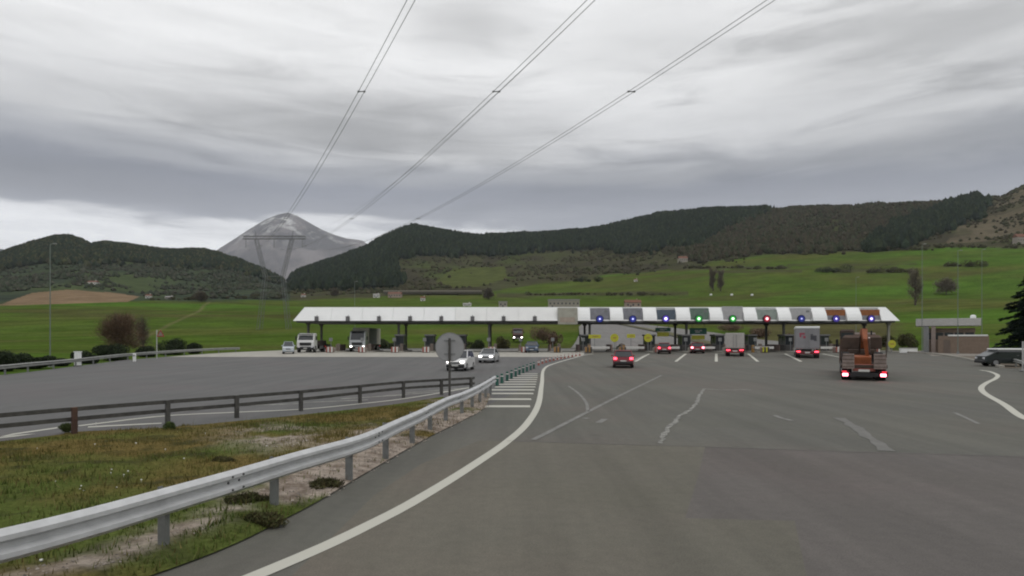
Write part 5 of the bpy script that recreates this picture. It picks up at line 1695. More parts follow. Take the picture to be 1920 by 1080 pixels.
def draped(name, rows, m, lift, nx=8, kind='structure', low=0.17):
    """sheet draped on the terrain: rows of (Y, xl, xr)"""
    V = []; Fc = []
    for Y, a, b in rows:
        for i in range(nx + 1):
            x = a + (b - a) * i / nx
            V.append((x, Y, tz(x, Y) + low + (lift - 0.17) * sstep(131, 160, Y)))
    for j in range(len(rows) - 1):
        for i in range(nx):
            Fc.append((j * (nx + 1) + i, j * (nx + 1) + i + 1, (j + 1) * (nx + 1) + i + 1, (j + 1) * (nx + 1) + i))
    mb = MB(); mb.smooth = True; mb.add(V, Fc)
    return mb.build(name, m, kind=kind)


MW = []
for Y in np.arange(131.5, 330, 4.0):
    xl = float(np.interp(Y, [131, 150, 180, 230, 280, 330], [12, 15, 19, 24, 32, 30]))
    xr = float(np.interp(Y, [131, 150, 180, 230, 280, 330], [64, 57, 56.5, 52, 42, 36]))
    MW.append((Y, xl, xr))
draped('motorway', MW, M_FARROAD, 0.5)
M_VERGE = mat('motorway_verge', (0.085, 0.080, 0.036), 0.95, var=0.3, vscale=0.4)
draped('central_verge', [(Y, xl + (xr - xl) * 0.60, xl + (xr - xl) * 0.68) for Y, xl, xr in MW], M_VERGE, 0.62, 2, low=0.27)
wb = Vector((PX(1083, 262), 262, tz(PX(1083, 262), 262) + 0.5))
lorry('distant white lorry climbing the motorway behind the beige canopy panel', wb, R(0), P_WHITE, M_WHITE, 6.5, 2.4)
dr = Vector((PX(971, 152), 152, tz(PX(971, 152), 152) + 0.5))
lorry('maroon lorry with two lit headlights approaching from behind the canopy', (dr.x, dr.y + 6.4, dr.z), R(180), P_MAROON, P_MAROON, 4.4, 2.0, cab_h=2.9, lights=mat('headlight_far', (.8, .8, .8), .2, emit=(1, .95, .9), estr=9.0))

# ------------------------------------------------------------------ service building on the right
M_BRICKW = mat('brown_rendered_wall', (0.200, 0.150, 0.115), 0.9, var=0.12, vscale=2.5, bump=0.3)
M_PINKW = mat('pinkish_pillar', (0.26, 0.21, 0.185), 0.9, var=0.1)
M_SLABW = mat('pale_roof_slab', (0.40, 0.39, 0.375), 0.8, var=0.08)
BYF = 91.0; gB = 0.6
bl = thing('service_building', 'low building with pale flat roof on pillars right of the canopy', 'building', (PX(1777, BYF), BYF, gB), R(-33))
bl.scale = (0.83, 0.6, 1.0)
bx = PX(1777, BYF)
MB().box((0, 4.5, PZ(604, BYF) - gB), (PX(1838, BYF) - PX(1716, BYF), 9.0, 1.05), bev=0.03).build('roof', M_SLABW, bl)
MB().box((0.2, 5.0, 0.93), (7.4, 6.5, 1.86)).build('wall', M_BRICKW, bl)
MB().box((0.2, 5.0, 3.17), (7.4, 6.5, 0.62)).build('upper_wall', M_BRICKW, bl)
for i in range(5):
    w_ = MB().box((-2.7 + 1.45 * i, 1.80, 2.36), (1.25, 0.12, 0.98)).build('window', M_GLASS, bl)
    for s in (-1, 1):
        MB().box((-2.7 + 1.45 * i + s * 0.67, 1.80, 2.36), (0.09, 0.20, 0.99)).build('frame', M_PINKW, w_)
MB().box((0.2, 5.0, 2.36), (7.1, 6.2, 0.99)).build('core_wall', M_BOOTH, bl)
for px_, m_ in ((1736, M_STEEL), (1750, M_PINKW)):
    MB().box((PX(px_, BYF) - bx, 0.45, (PZ(611, BYF) - gB) / 2), (0.85 if px_ == 1736 else 0.65, 0.55, PZ(611, BYF) - gB), bev=0.03).build('pillar', m_, bl)
tk = MB(); tk.tube((PX(1825, BYF) - bx, 3.0, PZ(598, BYF) - gB), (PX(1825, BYF) - bx, 3.0, PZ(593, BYF) - gB), 0.42, 0.42, 16); tk.ball((PX(1825, BYF) - bx, 3.0, PZ(593, BYF) - gB), 0.42, 0.5, 16, 4, half=True)
tk.build('roof_tank', M_WHITE, bl)
an = thing('brick_annex', 'brown walled yard with white coping in front of the flat roofed building', 'building', (PX(1806, 86.5), 86.5, gz(86.5)), R(-33))
an.scale = (0.82, 0.8, 1.0)
W_ = PX(1855, 86.5) - PX(1760, 86.5); H_ = PZ(629, 86.5) - gz(86.5)
MB().box((0, 1.6, H_ / 2 - 0.2), (W_, 3.2, H_ + 0.4 - 0.12), bev=0.02).build('wall', M_BRICKW, an)
MB().box((-0.6, 1.6, H_ - 0.0), (W_ * 0.42, 3.35, 0.20), bev=0.02).build('coping', M_WHITE2, an)
MB().box((2.05, 1.6, H_ + 0.0), (W_ * 0.36, 3.35, 0.20), bev=0.02).build('coping', M_WHITE2, an)
MB().box((-W_ / 2 + 1.2, 0.0, 0.95), (0.95, 0.08, 1.9)).build('door', mat('dull_door', (0.14, 0.11, 0.09), 0.7), an)
strip_sheet('forecourt', [78, 82, 86, 90, 95, 104], lambda Y: float(np.interp(Y, [78, 84, 104], [51, 55, 58.5])), lambda Y: 72.0, mat('forecourt_paving', (0.20, 0.18, 0.155), 0.9, var=0.15, vscale=1.5), 0.02, 3, 0.3)
# low white wall by the last island
MB_ = thing('low_wall', 'low white wall between the last toll lane and the building', 'wall', (PX(1703, 90), 90, 0.58))
MB().box((0, 0, 0.32), (2.4, 0.35, 0.64), bev=0.03).build('wall_block', M_WHITE2, MB_)
MB().box((0, 0, 0.68), (2.5, 0.45, 0.08), bev=0.02).build('coping', M_KERB, MB_)


# ------------------------------------------------------------------ lamp masts, posts, cabinets
def mast(px_, Y, top_py, label, base=None):
    X = PX(px_, Y); z0 = gz(Y) - 0.15 if base is None else base
    h = PZ(top_py, Y) - z0
    t = thing('lamp_mast', label, 'lamp post', (X, Y, z0), 0, 'lamp masts round the plaza')
    MB().tube((0, 0, 0), (0, 0, h), 0.055, 0.028, 10).build('pole', mat('pale_mast', (0.17, 0.20, 0.18), 0.5, metal=0.2), t)
    MB().tube((0, 0, 0), (0, 0, 0.5), 0.17, 0.15, 10).build('base_cover', M_STEEL, t)
    MB().tube((0, 0, h), (0.28, 0, h + 0.06), 0.025, 0.02, 6).build('arm', M_STEEL, t)
    MB().box((0.42, 0, h + 0.06), (0.40, 0.20, 0.09), bev=0.03, taper=0.8).build('lamp_head', M_STEEL, t)


mast(94, 58.5, 458, 'tall pale lamp mast on the left behind the long grey guardrail')
mast(665, 125, 528, 'lamp mast rising behind the canopy below the mountain')
mast(1605, 125, 520, 'lamp mast rising behind the canopy over the first orange board')
mast(1729, 88.5, 458, 'tall lamp mast in front of the left end of the flat roofed building')
mast(1796, 84.5, 470, 'tall lamp mast in front of the brown walled yard')
mast(1841, 99, 468, 'tall lamp mast behind the right end of the flat roofed building')
p = Vector((PX(146, 57.5), 57.5, gz(57.5)))
t = thing('roadside_cabinet', 'white upright cabinet behind the long grey guardrail', 'cabinet', p)
MB().box((0, 0, 0.62), (0.46, 0.36, 1.24), bev=0.03).build('body', M_WHITE, t)
MB().box((0, -0.185, 0.66), (0.36, 0.02, 0.95)).build('door', M_WHITE2, t)
MB().box((0, 0, 1.27), (0.54, 0.44, 0.07), bev=0.02).build('cap', M_WHITE2, t)
MB().box((0, 0, -0.05), (0.52, 0.42, 0.22)).build('plinth', M_BLACK, t)
p = Vector((PX(252, 65.0), 65.0, gz(65.0)))
t = thing('marker_post', 'short white marker post in front of the long grey guardrail', 'marker post', p)
MB().box((0, 0, 0.42), (0.30, 0.14, 0.84), bev=0.03).build('body', M_WHITE2, t)
MB().box((0, -0.08, 0.62), (0.2, 0.03, 0.12)).build('reflector', M_STEEL, t)
Y = 71.0; p = Vector((PX(294, Y), Y, gz(Y) - 0.15))
t = thing('warning_sign', 'small red triangular sign on a thin pale pole behind the guardrail', 'sign', p)
zc = PZ(627, Y) - p.z
MB().tube((0, 0, 0), (0, 0, zc + 0.5), 0.05, 0.05, 8).build('post', M_PALE, t)
mb = MB()
for r_, m_i, y_ in ((0.52, 0, -0.03), (0.34, 1, -0.052)):
    mb.cur = m_i
    tri = [(0.42 + math.sin(a) * r_, y_, zc + math.cos(a) * r_) for a in (0, 2 * math.pi / 3, 4 * math.pi / 3)]
    mb.add(tri + [(q[0], q[1] + 0.022, q[2]) for q in tri], [(0, 2, 1), (3, 4, 5), (0, 1, 4, 3), (1, 2, 5, 4), (2, 0, 3, 5)])
mb.build('sign_face', [mat('sign_red', (0.30, 0.03, 0.025), .5), mat('sign_dull_white', (0.22, 0.18, 0.15), .6)], t)
Y = 49.0; p = Vector((PX(1918, Y), Y, gz(Y)))
t = thing('sign_post', 'plain pale grey post at the right edge before the black car', 'post', p)
MB().tube((0, 0, 0), (0, 0, PZ(640, Y) - p.z), 0.07, 0.06, 10).build('pole', M_PALE, t)
MB().box((0, 0, 0.05), (0.3, 0.3, 0.1), bev=0.02).build('foot', M_STEEL, t)

# ------------------------------------------------------------------ power line
M_PYL = mat('pylon_steel', (0.15, 0.155, 0.16), 0.6, metal=0.2)
PY_ = 250.0; pxc = PX(514, PY_); pyz = tz(pxc, PY_) - 0.3
ang = 0.0
pyl = thing('power_pylon', 'tall lattice power pylon with flat crossarm standing before the mountain', 'pylon', (pxc, PY_, pyz), ang)


def lattice(name, corners0, corners1, n, r, parent, rb=None):
    """four-cornered lattice between two rings of corners"""
    rb = rb or r * 0.6
    rows = []
    for i in range(n + 1):
        f = i / n
        rows.append([Vector(a).lerp(Vector(b), f) for a, b in zip(corners0, corners1)])
    mb = MB()
    for k_ in range(4):
        mb.tube(rows[0][k_], rows[-1][k_], r, r, 5)
    o = mb.build(name, M_PYL, parent, kind=None)
    mb = MB()
    for i in range(n):
        for k_ in range(4):
            q = (k_ + 1) % 4
            if i % 2:
                mb.tube(rows[i][k_], rows[i + 1][q], rb, rb, 4, caps=False)
            else:
                mb.tube(rows[i][q], rows[i + 1][k_], rb, rb, 4, caps=False)
            mb.tube(rows[i + 1][k_], rows[i + 1][q], rb, rb, 4, caps=False)
    mb.build('bracing', M_PYL, o, kind='stuff')
    return o


def ringc(x0, x1, y, z):
    return [(x0, -y, z), (x1, -y, z), (x1, y, z), (x0, y, z)]


zw, zbm = PZ(518, PY_) - pyz, PZ(448, PY_) - pyz
for s in (-1, 1):
    lattice('leg_frame', ringc(s * 5.8 - .55, s * 5.8 + .55, 1.6, 0), ringc(s * 3.4 - .5, s * 3.4 + .5, 1.0, zw), 12, 0.065, pyl, 0.025)
    lattice('upper_frame', ringc(s * 3.4 - .5, s * 3.4 + .5, 1.0, zw), ringc(s * 7.0 - .6, s * 7.0 + .6, 0.6, zbm), 8, 0.085, pyl, 0.03)
    MB().tube((s * 7.0, 0, zbm), (s * 7.4, 0, zbm + 3.2), 0.14, 0.05, 5).build('earth_peak', M_PYL, pyl)
mb = MB(); mb.tube((-3.4, 0, zw), (3.4, 0, zw), 0.10, 0.10, 5); mb.tube((-3.4, 0, zw), (3.9, 0, zw - 8), 0.06, 0.06, 4)
mb.tube((3.4, 0, zw), (-3.9, 0, zw - 8), 0.06, 0.06, 4)
mb.build('waist_tie', M_PYL, pyl)
lattice('crossarm', [(-12.2, -.5, zbm), (-12.2, .5, zbm), (-12.2, .5, zbm + 1.1), (-12.2, -.5, zbm + 1.1)], [(12.2, -.5, zbm), (12.2, .5, zbm), (12.2, .5, zbm + 1.1), (12.2, -.5, zbm + 1.1)], 18, 0.085, pyl, 0.035)
for s in (-1, 0, 1):
    MB().tube((s * 11.0, 0, zbm - 0.1), (s * 11.0, 0, zbm - 3.4), 0.12, 0.12, 8).build('insulator', M_STEEL, pyl)
M_WIRE = mat('cable_aluminium', (0.19, 0.195, 0.21), 0.5, metal=0.3)
for k_, nm in ((-1, 'leftmost'), (0, 'middle'), (1, 'rightmost')):
    a_k = 23.8 + 11.6 * k_ + 0.6
    zend = pyz + zbm - 3.4

    def cp(Y, off, k2=a_k):
        c = 23.25 + (zend - 23.25) / (PY_ - 86) ** 2 * (Y - 86) ** 2
        return Vector((k2 - 0.468 * Y + off, Y, c))
    t = thing('power_cable', 'twin conductor power cable, %s of the three sweeping overhead' % nm, 'power cable', cp(86, 0), 0, 'twin conductor cables of the power line')
    o_ = cp(86, 0)
    for off in (-0.26, 0.26):
        MB().path([cp(float(Y), off) - o_ for Y in np.linspace(-70, PY_, 90)], 0.023, 5).build('conductor', M_WIRE, t)
    for Y in (55.0, 112, 168, 224):
        a, b = cp(Y, -0.26) - o_, cp(Y, 0.26) - o_
        sp = MB(); sp.tube(a, b, 0.045, 0.045, 6); sp.ball(a, 0.10, 1, 8, 5); sp.ball(b, 0.10, 1, 8, 5)
        sp.build('spacer', M_STEEL, t)
ze = pyz + zbm + 3.2


def ew(Y):
    return Vector((30.5 - 0.468 * Y, Y, 28.6 + (ze - 28.6) / (PY_ - 90) ** 2 * (Y - 90) ** 2))


t = thing('earth_wire', 'single thin wire above the middle power cable', 'power cable', ew(90))
MB().path([ew(float(Y)) - ew(90) for Y in np.linspace(-70, PY_, 80)], 0.014, 4).build('strand', M_WIRE, t)


# ------------------------------------------------------------------ far buildings, trees and hedges
def field_at(px_, py_, rmin=140, rmax=1700):
    """point of the hillside on the bearing of px_ whose slope line is py_"""
    best = None
    for r in np.linspace(rmin, rmax, 500):
        Y = r
        X = PX(px_, Y)
        z = tz(X, Y)
        if HY - F * (z - CAM_H) / Y <= py_:
            return Vector((X, Y, z))
    return Vector((PX(px_, rmax), rmax, tz(PX(px_, rmax), rmax)))


M_HW = mat('white_house_wall', (0.60, 0.585, 0.55), 0.85, var=0.08); M_HB = mat('beige_house_wall', (0.30, 0.275, 0.235), 0.85, var=0.1); M_HP = mat('pink_house_wall', (0.32, 0.25, 0.21), 0.85)
M_TILE = mat('red_brown_tile', (0.16, 0.075, 0.05), 0.9, var=0.2, vscale=1); M_SHEET = mat('grey_sheet_roof', (0.26, 0.25, 0.24), 0.7)
M_SHUT = mat('far_window', (0.05, 0.05, 0.055), 0.3)


def house(px_, py_, w_px, h_px, wall, roof, label, deep=0.7, rz=0.0, flat=False, r=None):
    p = field_at(px_, py_, 150 if r is None else r)
    k = p.y / F
    w, h = max(3.0, w_px * k), max(2.5, h_px * k)
    d = max(4.0, w * deep)
    hw = h * (0.66 if not flat else 0.9)
    t = thing('farm_house', label, 'house', (p.x, p.y, p.z - 0.5), rz)
    MB().box((0, 0, hw / 2), (w, d, hw)).build('wall', wall, t)
    if flat:
        MB().box((0, 0, hw + 0.12), (w + .5, d + .5, 0.24 + h * .1)).build('roof', roof, t)
    else:
        rr_ = MB()
        e = 0.35
        x, y = w / 2 + e, d / 2 + e
        rr_.add([(-x, -y, hw - .05), (x, -y, hw - .05), (x, y, hw - .05), (-x, y, hw - .05), (-x, 0, h), (x, 0, h)], [(0, 1, 5, 4), (2, 3, 4, 5), (0, 4, 3), (1, 2, 5), (0, 3, 2, 1)])
        ro = rr_.build('roof', roof, t)
        MB().box((w * 0.28, 0.2, h + 0.2), (0.6, 0.6, 1.2)).build('chimney', wall, ro)
    n = max(2, min(8, int(w / 2.6)))
    for i in range(n):
        x = -w / 2 + w * (i + 0.5) / n
        wi = MB().box((x, -d / 2 - 0.01, hw * 0.58), (min(1.1, w / n * .45), 0.10, min(1.3, hw * .36))).build('window', M_SHUT, t)
    MB().box((-w / 2 + w * 0.5 / n + w / n * 0.5, -d / 2 - 0.015, min(1.05, hw * .25)), (0.95, 0.11, min(2.1, hw * .5))).build('door', M_SHUT, t)


house(569, 557, 7, 7, M_HW, M_TILE, 'tiny white house below the gap between the hills')
house(706, 558, 11, 8, M_HW, M_SHEET, 'small white house at the left end of the viaduct')
house(741, 558, 24, 11, M_HP, M_TILE, 'red roofed house just left of the viaduct deck')
house(793, 564, 8, 9, M_HW, M_TILE, 'narrow white house beneath the viaduct')
house(876, 574, 15, 7, M_HW, M_SHEET, 'white shed peeping above the canopy near its middle')
house(943, 576, 16, 12, M_HB, M_SHEET, 'small grey shed just above the canopy, left of the long building', flat=True)
house(1057, 577, 58, 17, M_HB, M_SHEET, 'long beige flat roofed building above the beige canopy panel', deep=0.25, flat=True)
house(1186, 577, 29, 16, M_HP, M_TILE, 'pinkish farm building above the second blue lane signal', deep=0.5)
house(1280, 492, 16, 12, M_HB, M_TILE, 'lone stone house high on the field edge under the pine forest')
house(1192, 528, 6, 6, M_HW, M_TILE, 'tiny white hut in the bright field above the canopy middle')
house(175, 535, 16, 9, M_HW, M_TILE, 'white farmhouse above the brown ploughed field')
house(279, 559, 9, 8, M_HW, M_TILE, 'white house at the right tip of the ploughed field')
house(318, 560, 13, 6, M_HB, M_SHEET, 'low beige barn along the top of the green field')
house(1912, 458, 18, 20, M_HB, M_TILE, 'grey stone house high at the right edge of the hillside')

# viaduct in the valley
va = thing('viaduct', 'low concrete viaduct crossing the valley above the left half of canopy', 'bridge', (PX(812, 700), 700, PZ(549, 700)))
wv = PX(906, 700) - PX(722, 700)
MB().box((0, 0, 0), (wv, 9, 2.4), bev=0.1).build('deck', mat('bridge_deck', (0.075, 0.068, 0.055), 0.9, var=0.12, vscale=.3), va)  # shadow below the parapet is put into the dark deck colour
MB().box((0, -4.4, 1.75), (wv, 0.2, 1.1)).build('parapet', mat('bridge_parapet', (0.24, 0.22, 0.185), 0.9), va)
for px_ in (746, 803, 858):
    x = PX(px_, 700) - va.location.x
    g0 = tz(PX(px_, 700), 700) - va.location.z
    MB().box((x, 0, (g0 - 1 - 0.6) / 2), (2.6, 5, abs(g0 - 1 + 0.6)), bev=0.1).build('pier', mat('bridge_pier', (0.05, 0.047, 0.04), 0.9, var=.1), va)

FARB = [(0.150, 0.125, 0.098), (0.125, 0.106, 0.082), (0.165, 0.142, 0.108)]
M_TWIG = mat('bare_twig', (0.08, 0.06, 0.045), 0.9, var=0.1, spec=0.1, attr='tint')
M_BARK = mat('bark', (0.075, 0.060, 0.048), 0.95, var=0.25, vscale=6, bump=0.5)


def bare_tree(p, h, w, n, cols, label, seed, crown_lo=0.2, tw=0.05, name='bare_tree', group=None, narrow=False, bushy=False):
    rng = np.random.default_rng(seed)
    t = thing(name, label, 'tree', p, 0, group)
    tr = MB(); tr.tube((0, 0, -0.2), (0.02 * h, 0, h * 0.45), h * 0.028, h * 0.016, 8); tr.tube((0.02 * h, 0, h * 0.45), (0, 0.01 * h, h * 0.92), h * 0.016, h * 0.004, 6)
    trunk = tr.build('trunk', M_BARK, t)
    lm = MB()
    tips = []
    for i in range(44 if bushy else 16 if not narrow else 22):
        f = rng.uniform(crown_lo * 0.8, 0.75); a = rng.uniform(0, 2 * math.pi)
        base = Vector((0.02 * h * f, 0, h * f))
        rad = w / 2 * rng.uniform(0.55, 0.95)
        tip = Vector((math.cos(a) * rad, math.sin(a) * rad, min(h * 0.97, h * f + (rad * 0.9 if not narrow else h * 0.22))))
        if bushy:
            el = rng.uniform(-0.75, 1.45)
            rr_ = rng.uniform(0.75, 1.0)
            tip = Vector((math.cos(a) * math.cos(el) * rr_ * w / 2, math.sin(a) * math.cos(el) * rr_ * w / 2, h * 0.46 + math.sin(el) * rr_ * h * 0.50))
            base = Vector((0.02 * h * f, 0, h * min(0.5, 0.12 + 0.4 * rng.uniform())))
        mid = base.lerp(tip, 0.5) + Vector((0, 0, h * 0.02))
        lm.tube(base, mid, h * 0.009, h * 0.006, 5, caps=False); lm.tube(mid, tip, h * 0.006, h * 0.002, 5, caps=False)
        tips += [mid, tip, base.lerp(tip, .75)]
    lm.build('limb_set', M_BARK, t, kind='stuff')
    # fine twigs: slivers springing outwards from the limbs through the crown
    tips = np.array([tuple(q) for q in tips])
    o = tips[rng.integers(0, len(tips), n)] + rng.normal(size=(n, 3)) * np.array([w * 0.09, w * 0.09, h * 0.055])
    c = np.array([0, 0, h * 0.45])
    d = (o - c) / np.array([w / 2, w / 2, h / 2]); d /= np.maximum(0.2, np.linalg.norm(d, axis=1))[:, None]
    d = d * np.array([1, 1, 1.0]) + rng.normal(size=(n, 3)) * 0.5 + np.array([0, 0, 0.5 if not narrow else 1.2])
    d /= np.linalg.norm(d, axis=1)[:, None]
    L = rng.uniform(0.5, 1.2, n)[:, None] * min(w, h) * 0.13
    s = np.cross(d, rng.normal(size=(n, 3))); s /= np.linalg.norm(s, axis=1)[:, None]
    V = np.stack([o - s * tw, o + s * tw, o + d * L], 1)
    C = np.array(cols)[rng.integers(0, len(cols), n)] * rng.uniform(0.7, 1.3, (n, 1))
    np_mesh('crown', V.reshape(-1, 3), np.arange(n * 3).reshape(-1, 3), M_TWIG, t, col=np.repeat(C, 3, 0))
    return t


BRN = [(0.150, 0.098, 0.068), (0.125, 0.082, 0.058), (0.17, 0.115, 0.078), (0.105, 0.080, 0.056)]
GRB = [(0.110, 0.094, 0.072), (0.092, 0.080, 0.062), (0.13, 0.112, 0.084)]
Y = 84.0
bare_tree((PX(226, Y), Y, gz(Y) - .2), 5.5, 5.0, 12000, BRN, 'round reddish brown bare tree behind the dark bushes on the left', 3, 0.02, 0.020, bushy=True)
Y = 100.0
bare_tree((PX(268, Y), Y, gz(Y) - .2), 5.9, 2.3, 4500, GRB, 'smaller grey bare tree right of the reddish one', 4, 0.05, 0.02, bushy=True)
for px_, pb, pt, wpx, lab, sd_, nar, cc in ((1716, 573, 506, 25, 'tall column shaped bare poplar above the flat roofed building', 21, True, FARB),
                                  (1774, 553, 522, 36, 'bushy bare tree in the field right of the tall poplar', 22, False, FARB),
                                  (1337, 546, 504, 13, 'left one of two slim bare poplars in the field', 23, True, FARB),
                                  (1351, 546, 505, 13, 'right one of two slim bare poplars in the field', 24, True, FARB),
                                  (916, 562, 540, 20, 'dark bare tree at the right end of the viaduct', 25, False, GRB),
                                  (628, 556, 540, 14, 'small bare tree in the valley above the canopy left end', 26, False, GRB),
                                  (378, 566, 546, 20, 'dark bare tree at the top of the green field', 27, False, GRB)):
    p = field_at(px_, pb)
    k = p.y / F
    bare_tree(p - Vector((0, 0, .3)), (pb - pt) * k, wpx * k, 3200, cc, lab, sd_, 0.03, 0.0012 * p.y * 0.35, narrow=nar, bushy=not nar)

# evergreen bushes behind the left guardrail
for px_, yb, yt, wpx, Y, lab, sd_ in ((0, 694, 656, 74, 52, 'large dark bush at the left edge behind the guardrail', 31), (66, 694, 664, 62, 56, 'low dark bush between the edge bush and the lamp mast', 32),
                                 (206, 686, 646, 82, 70, 'big round dark bush behind the white marker post', 33), (160, 690, 660, 40, 64, 'dark bush right behind the white cabinet', 34),
                                 (115, 692, 674, 40, 60, 'small low bush between the lamp mast and white cabinet', 35), (275, 676, 648, 40, 79, 'rounded dark bush left of the red triangular sign', 36),
                                 (330, 674, 634, 66, 86, 'tall rounded dark bush right of the red triangular sign', 37), (364, 672, 642, 32, 90, 'dark bush at the right end of the bush row', 38)):
    k = Y / F
    t = thing('bush', lab, 'bush', (PX(px_, Y), Y, gz(Y) - 0.15), 0, 'dark bushes behind the left guardrail')
    g0 = gz(Y) - .15; top = PZ(yt, Y) - g0
    leaf_clump('foliage', M_LEAFD, t, 6500, (wpx * k * 1.3, wpx * k * 1.0, top * 1.12), 0.085, [(0.022, 0.032, 0.016), (0.030, 0.042, 0.018), (0.018, 0.026, 0.014)], sd_)
    MB().tube((0, 0, -0.1), (0, 0, top * 0.5), 0.09, 0.05, 6).build('stem', M_BARK, t)
# scrub by the plaza edge on the right
for px_, yt, wpx, Y, cs, lab, sd_ in ((1700, 622, 46, 118, OLIVE, 'rough olive bush behind the round yellow sign at the far right', 41), (1660, 628, 50, 124, OLIVE, 'olive scrub behind the right end of the canopy', 42),
                               (1545, 628, 60, 124, OLIVE, 'olive scrub on the bank right of the grey lorry', 43), (1480, 622, 50, 128, BRN, 'brown scrub on the bank left of the grey lorry', 44),
                               (1375, 606, 70, 190, BRN, 'dark brown scrub on the bank beneath the second green signal', 45), (1425, 612, 50, 160, BRN, 'brown scrub on the bank beneath the red signal', 46),
                               (1020, 612, 60, 150, BRN, 'brown scrub bank behind the canopy left of the motorway', 47),
                               (716, 634, 40, 126, DARKG, 'dark green shrub behind the left toll lanes beside the cream lorry', 51), (745, 638, 34, 124, DARKG, 'low green shrub seen beneath the canopy right of the cream lorry', 52),
                               (890, 634, 44, 126, DARKG, 'green shrub beneath the canopy behind the round grey sign', 53), (940, 630, 38, 128, OLIVE, 'olive shrub beneath the canopy left of the maroon lorry', 54),
                               (612, 640, 34, 122, DARKG, 'small green shrub behind the white flatbed lorry', 55), (1165, 644, 22, 118, DARKG, 'small dark shrub behind the first toll barrier', 56),
                               (1040, 618, 40, 138, BRN, 'low reddish scrub beside the motorway behind the blue car', 48)):
    k = Y / F; g0 = tz(PX(px_, Y), Y) - 0.1
    t = thing('scrub_bush', lab, 'bush', (PX(px_, Y), Y, g0), 0, 'scrub bushes behind the plaza')
    top = max(1.2, PZ(yt, Y) - g0)
    leaf_clump('foliage', M_LEAFD, t, 3200, (wpx * k, wpx * k * 0.7, top), 0.13, cs, sd_)
# hedges across the fields
HED = [(1290, 1395, 503, 5, 'brown hedge left of the two slim poplars'), (1400, 1480, 505, 8, 'brown hedge above the two slim poplars, right part'), (1540, 1582, 511, 13, 'dark thick hedge clump in the middle of the right field'),
       (1622, 1705, 512, 11, 'long brown hedge right of the dark clump'), (1772, 1840, 500, 12, 'rising brown hedge near the right end of the field'), (985, 1120, 553, 5, 'low brown hedge above the canopy middle'),
       (1130, 1262, 554, 6, 'low brown hedge right of the canopy middle'), (1075, 1128, 528, 9, 'dark hedge at the edge of the scrub slope'), (1745, 1905, 466, 8, 'dark hedge at the top edge of the right field'), (1620, 1745, 470, 6, 'thin hedge under the dark forest strip'),
       (560, 640, 540, 9, 'dark tree row in the valley below the mountain'), (655, 742, 538, 12, 'dark wood edge left of the pale field'), (280, 372, 563, 6, 'hedge along the top of the left green field'), (430, 530, 560, 9, 'grey tree row at the top of the left green field')]
for i, (x0, x1, py_, hpx, lab) in enumerate(HED):
    a, b = field_at(x0, py_), field_at(x1, py_)
    k = (a.y + b.y) / 2 / F
    n = max(6, int((x1 - x0) / 7))
    c = (a + b) / 2
    t = thing('hedge', lab, 'hedge', (c.x, c.y, tz(c.x, c.y)), 0, 'hedges across the far fields')
    rng = np.random.default_rng(100 + i)
    lob = []
    for j in range(n):
        f = (j + rng.uniform(0, 1)) / n
        q = a.lerp(b, f)
        z = tz(q.x, q.y) - tz(c.x, c.y)
        hh = hpx * k * rng.uniform(0.18, 0.80)
        lob.append((q.x - c.x, q.y - c.y + rng.uniform(-9, 9) * k * 1.4, z + hh * 0.6, hh))
    lob = np.array(lob)
    m_ = 2600
    wh = rng.integers(0, n, m_)
    d = rng.normal(size=(m_, 3)); d /= np.linalg.norm(d, axis=1)[:, None]
    cc = lob[wh, :3] + d * lob[wh, 3][:, None] * np.array([1.5, 1.2, 1.0]) * rng.uniform(0.4, 1.05, m_)[:, None] ** .6
    t1 = np.cross(d, rng.normal(size=(m_, 3))); t1 /= np.linalg.norm(t1, axis=1)[:, None]; t2 = np.cross(d, t1)
    l = 0.55 * k * rng.uniform(0.6, 1.5, m_)[:, None] * 1.2
    V = np.stack([cc - t1 * l, cc - t2 * l, cc + t1 * l, cc + t2 * l], 1)
    pal = np.array(OLIVE + [(0.06, 0.05, 0.035), (0.05, 0.045, 0.032)] if i not in (2, 11, 10, 7) else DARKG)
    C = pal[rng.integers(0, len(pal), m_)] * rng.uniform(.7, 1.3, (m_, 1))
    np_mesh('foliage', V.reshape(-1, 3), np.arange(m_ * 4).reshape(-1, 4), M_LEAFD, t, col=np.repeat(C, 4, 0))
for i, px_ in enumerate((1333, 1372, 1410)):
    p = field_at(px_, 555)
    mb = MB(); mb.tube((-0.9, 0, 0.8), (0.9, 0, 0.8), 0.85, 0.85, 14)
    o = mb.build('bale', M_WHITE2, loc=p)
    tag(o, '%s of three small white bales in the bright field behind the canopy' % ('leftmost', 'middle', 'rightmost')[i], 'bale', 'white bales in the field')

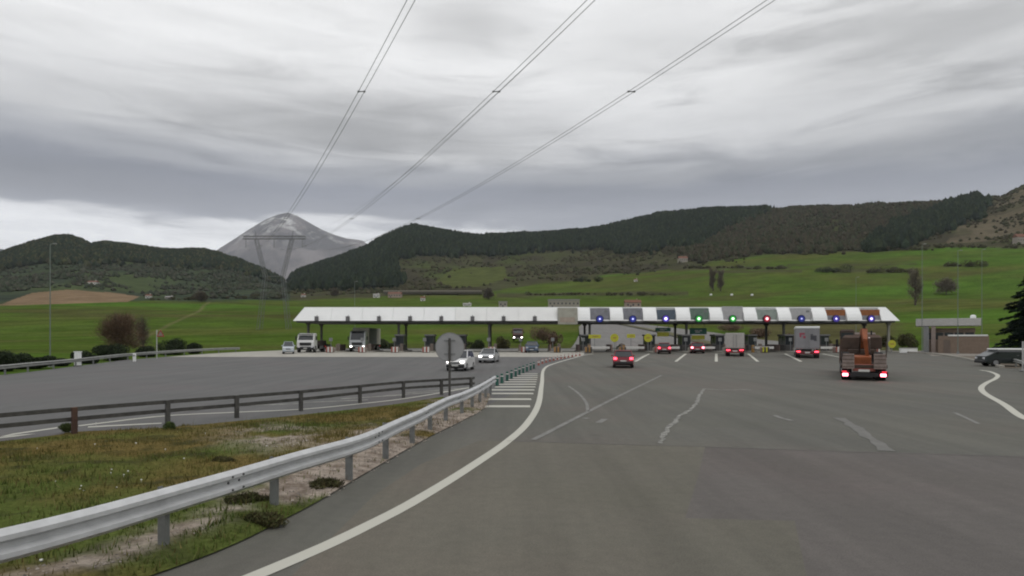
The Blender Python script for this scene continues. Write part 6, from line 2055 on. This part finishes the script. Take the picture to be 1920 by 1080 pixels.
# fir at the right edge
Y = 63.0
fx, g0 = PX(1952, Y), tz(PX(1952, Y), Y)
fir = thing('fir_tree', 'dark fir with drooping tiers of branches at the right edge', 'tree', (fx, Y, g0))
Hf = 11.0
MB().tube((0, 0, -0.2), (0, 0, Hf), 0.19, 0.02, 8).build('trunk', M_BARK, fir)
rng = np.random.default_rng(77)
V = []; C = []
for z in np.arange(0.8, Hf - 0.2, 0.36):
    rad = 4.7 * (1 - z / Hf) ** 0.85 * rng.uniform(0.80, 1.12)
    nb = 9
    for b in range(nb):
        a = 2 * math.pi * b / nb + rng.uniform(0, 0.7)
        rl = rad * rng.uniform(0.68, 1.1)
        da = np.array([math.cos(a), math.sin(a), 0]); sa = np.array([-math.sin(a), math.cos(a), 0])
        m_ = int(60 + 120 * rl)
        f = rng.uniform(0.08, 1, m_)
        base = da * (f * rl)[:, None] + np.array([0, 0, 1.0]) * (z + 0.15 * rl * f - 0.24 * rl * f ** 2 + rng.normal(size=m_) * 0.05)[:, None]
        side = rng.uniform(-1, 1, m_) * (0.55 * rl * (1 - f) * 0.7 + 0.14)
        base = base + sa * side[:, None]
        dirv = da * 0.8 + sa * np.sign(side)[:, None] * 0.7 + np.array([0, 0, -0.25]) + rng.normal(size=(m_, 3)) * 0.25
        dirv /= np.linalg.norm(dirv, axis=1)[:, None]
        s = np.cross(dirv, np.array([0, 0, 1.0]) + rng.normal(size=(m_, 3)) * .5); s /= np.linalg.norm(s, axis=1)[:, None]
        L = rng.uniform(0.20, 0.44, m_)[:, None]
        V.append(np.stack([base - s * 0.075, base + s * 0.075, base + dirv * L], 1))
        C.append(np.array([(0.014, 0.024, 0.016)]) * rng.uniform(0.6, 1.5, (m_, 1)) * rng.uniform(0.8, 1.2))
V = np.concatenate(V); C = np.concatenate(C)
np_mesh('crown', V.reshape(-1, 3), np.arange(len(V) * 3).reshape(-1, 3), M_LEAFD, fir, col=np.repeat(C, 3, 0))

# ------------------------------------------------------------------ air
mb = MB(); mb.box((0, 500, 992), (25000, 22000, 2004))
hz = mb.build('haze', [], kind='stuff')
tag(hz, 'thin pale haze filling the valley air', 'haze')
hm = bpy.data.materials.new('haze_air'); hm.use_nodes = True
tr_ = hm.node_tree
for n in list(tr_.nodes):
    tr_.nodes.remove(n)
ou = tr_.nodes.new('ShaderNodeOutputMaterial'); pv = tr_.nodes.new('ShaderNodeVolumePrincipled')
pv.inputs['Color'].default_value = (0.86, 0.90, 1.0, 1)
pv.inputs['Density'].default_value = 0.00004
pv.inputs['Anisotropy'].default_value = 0.1
tr_.links.new(pv.outputs[0], ou.inputs['Volume'])
hz.data.materials.append(hm)
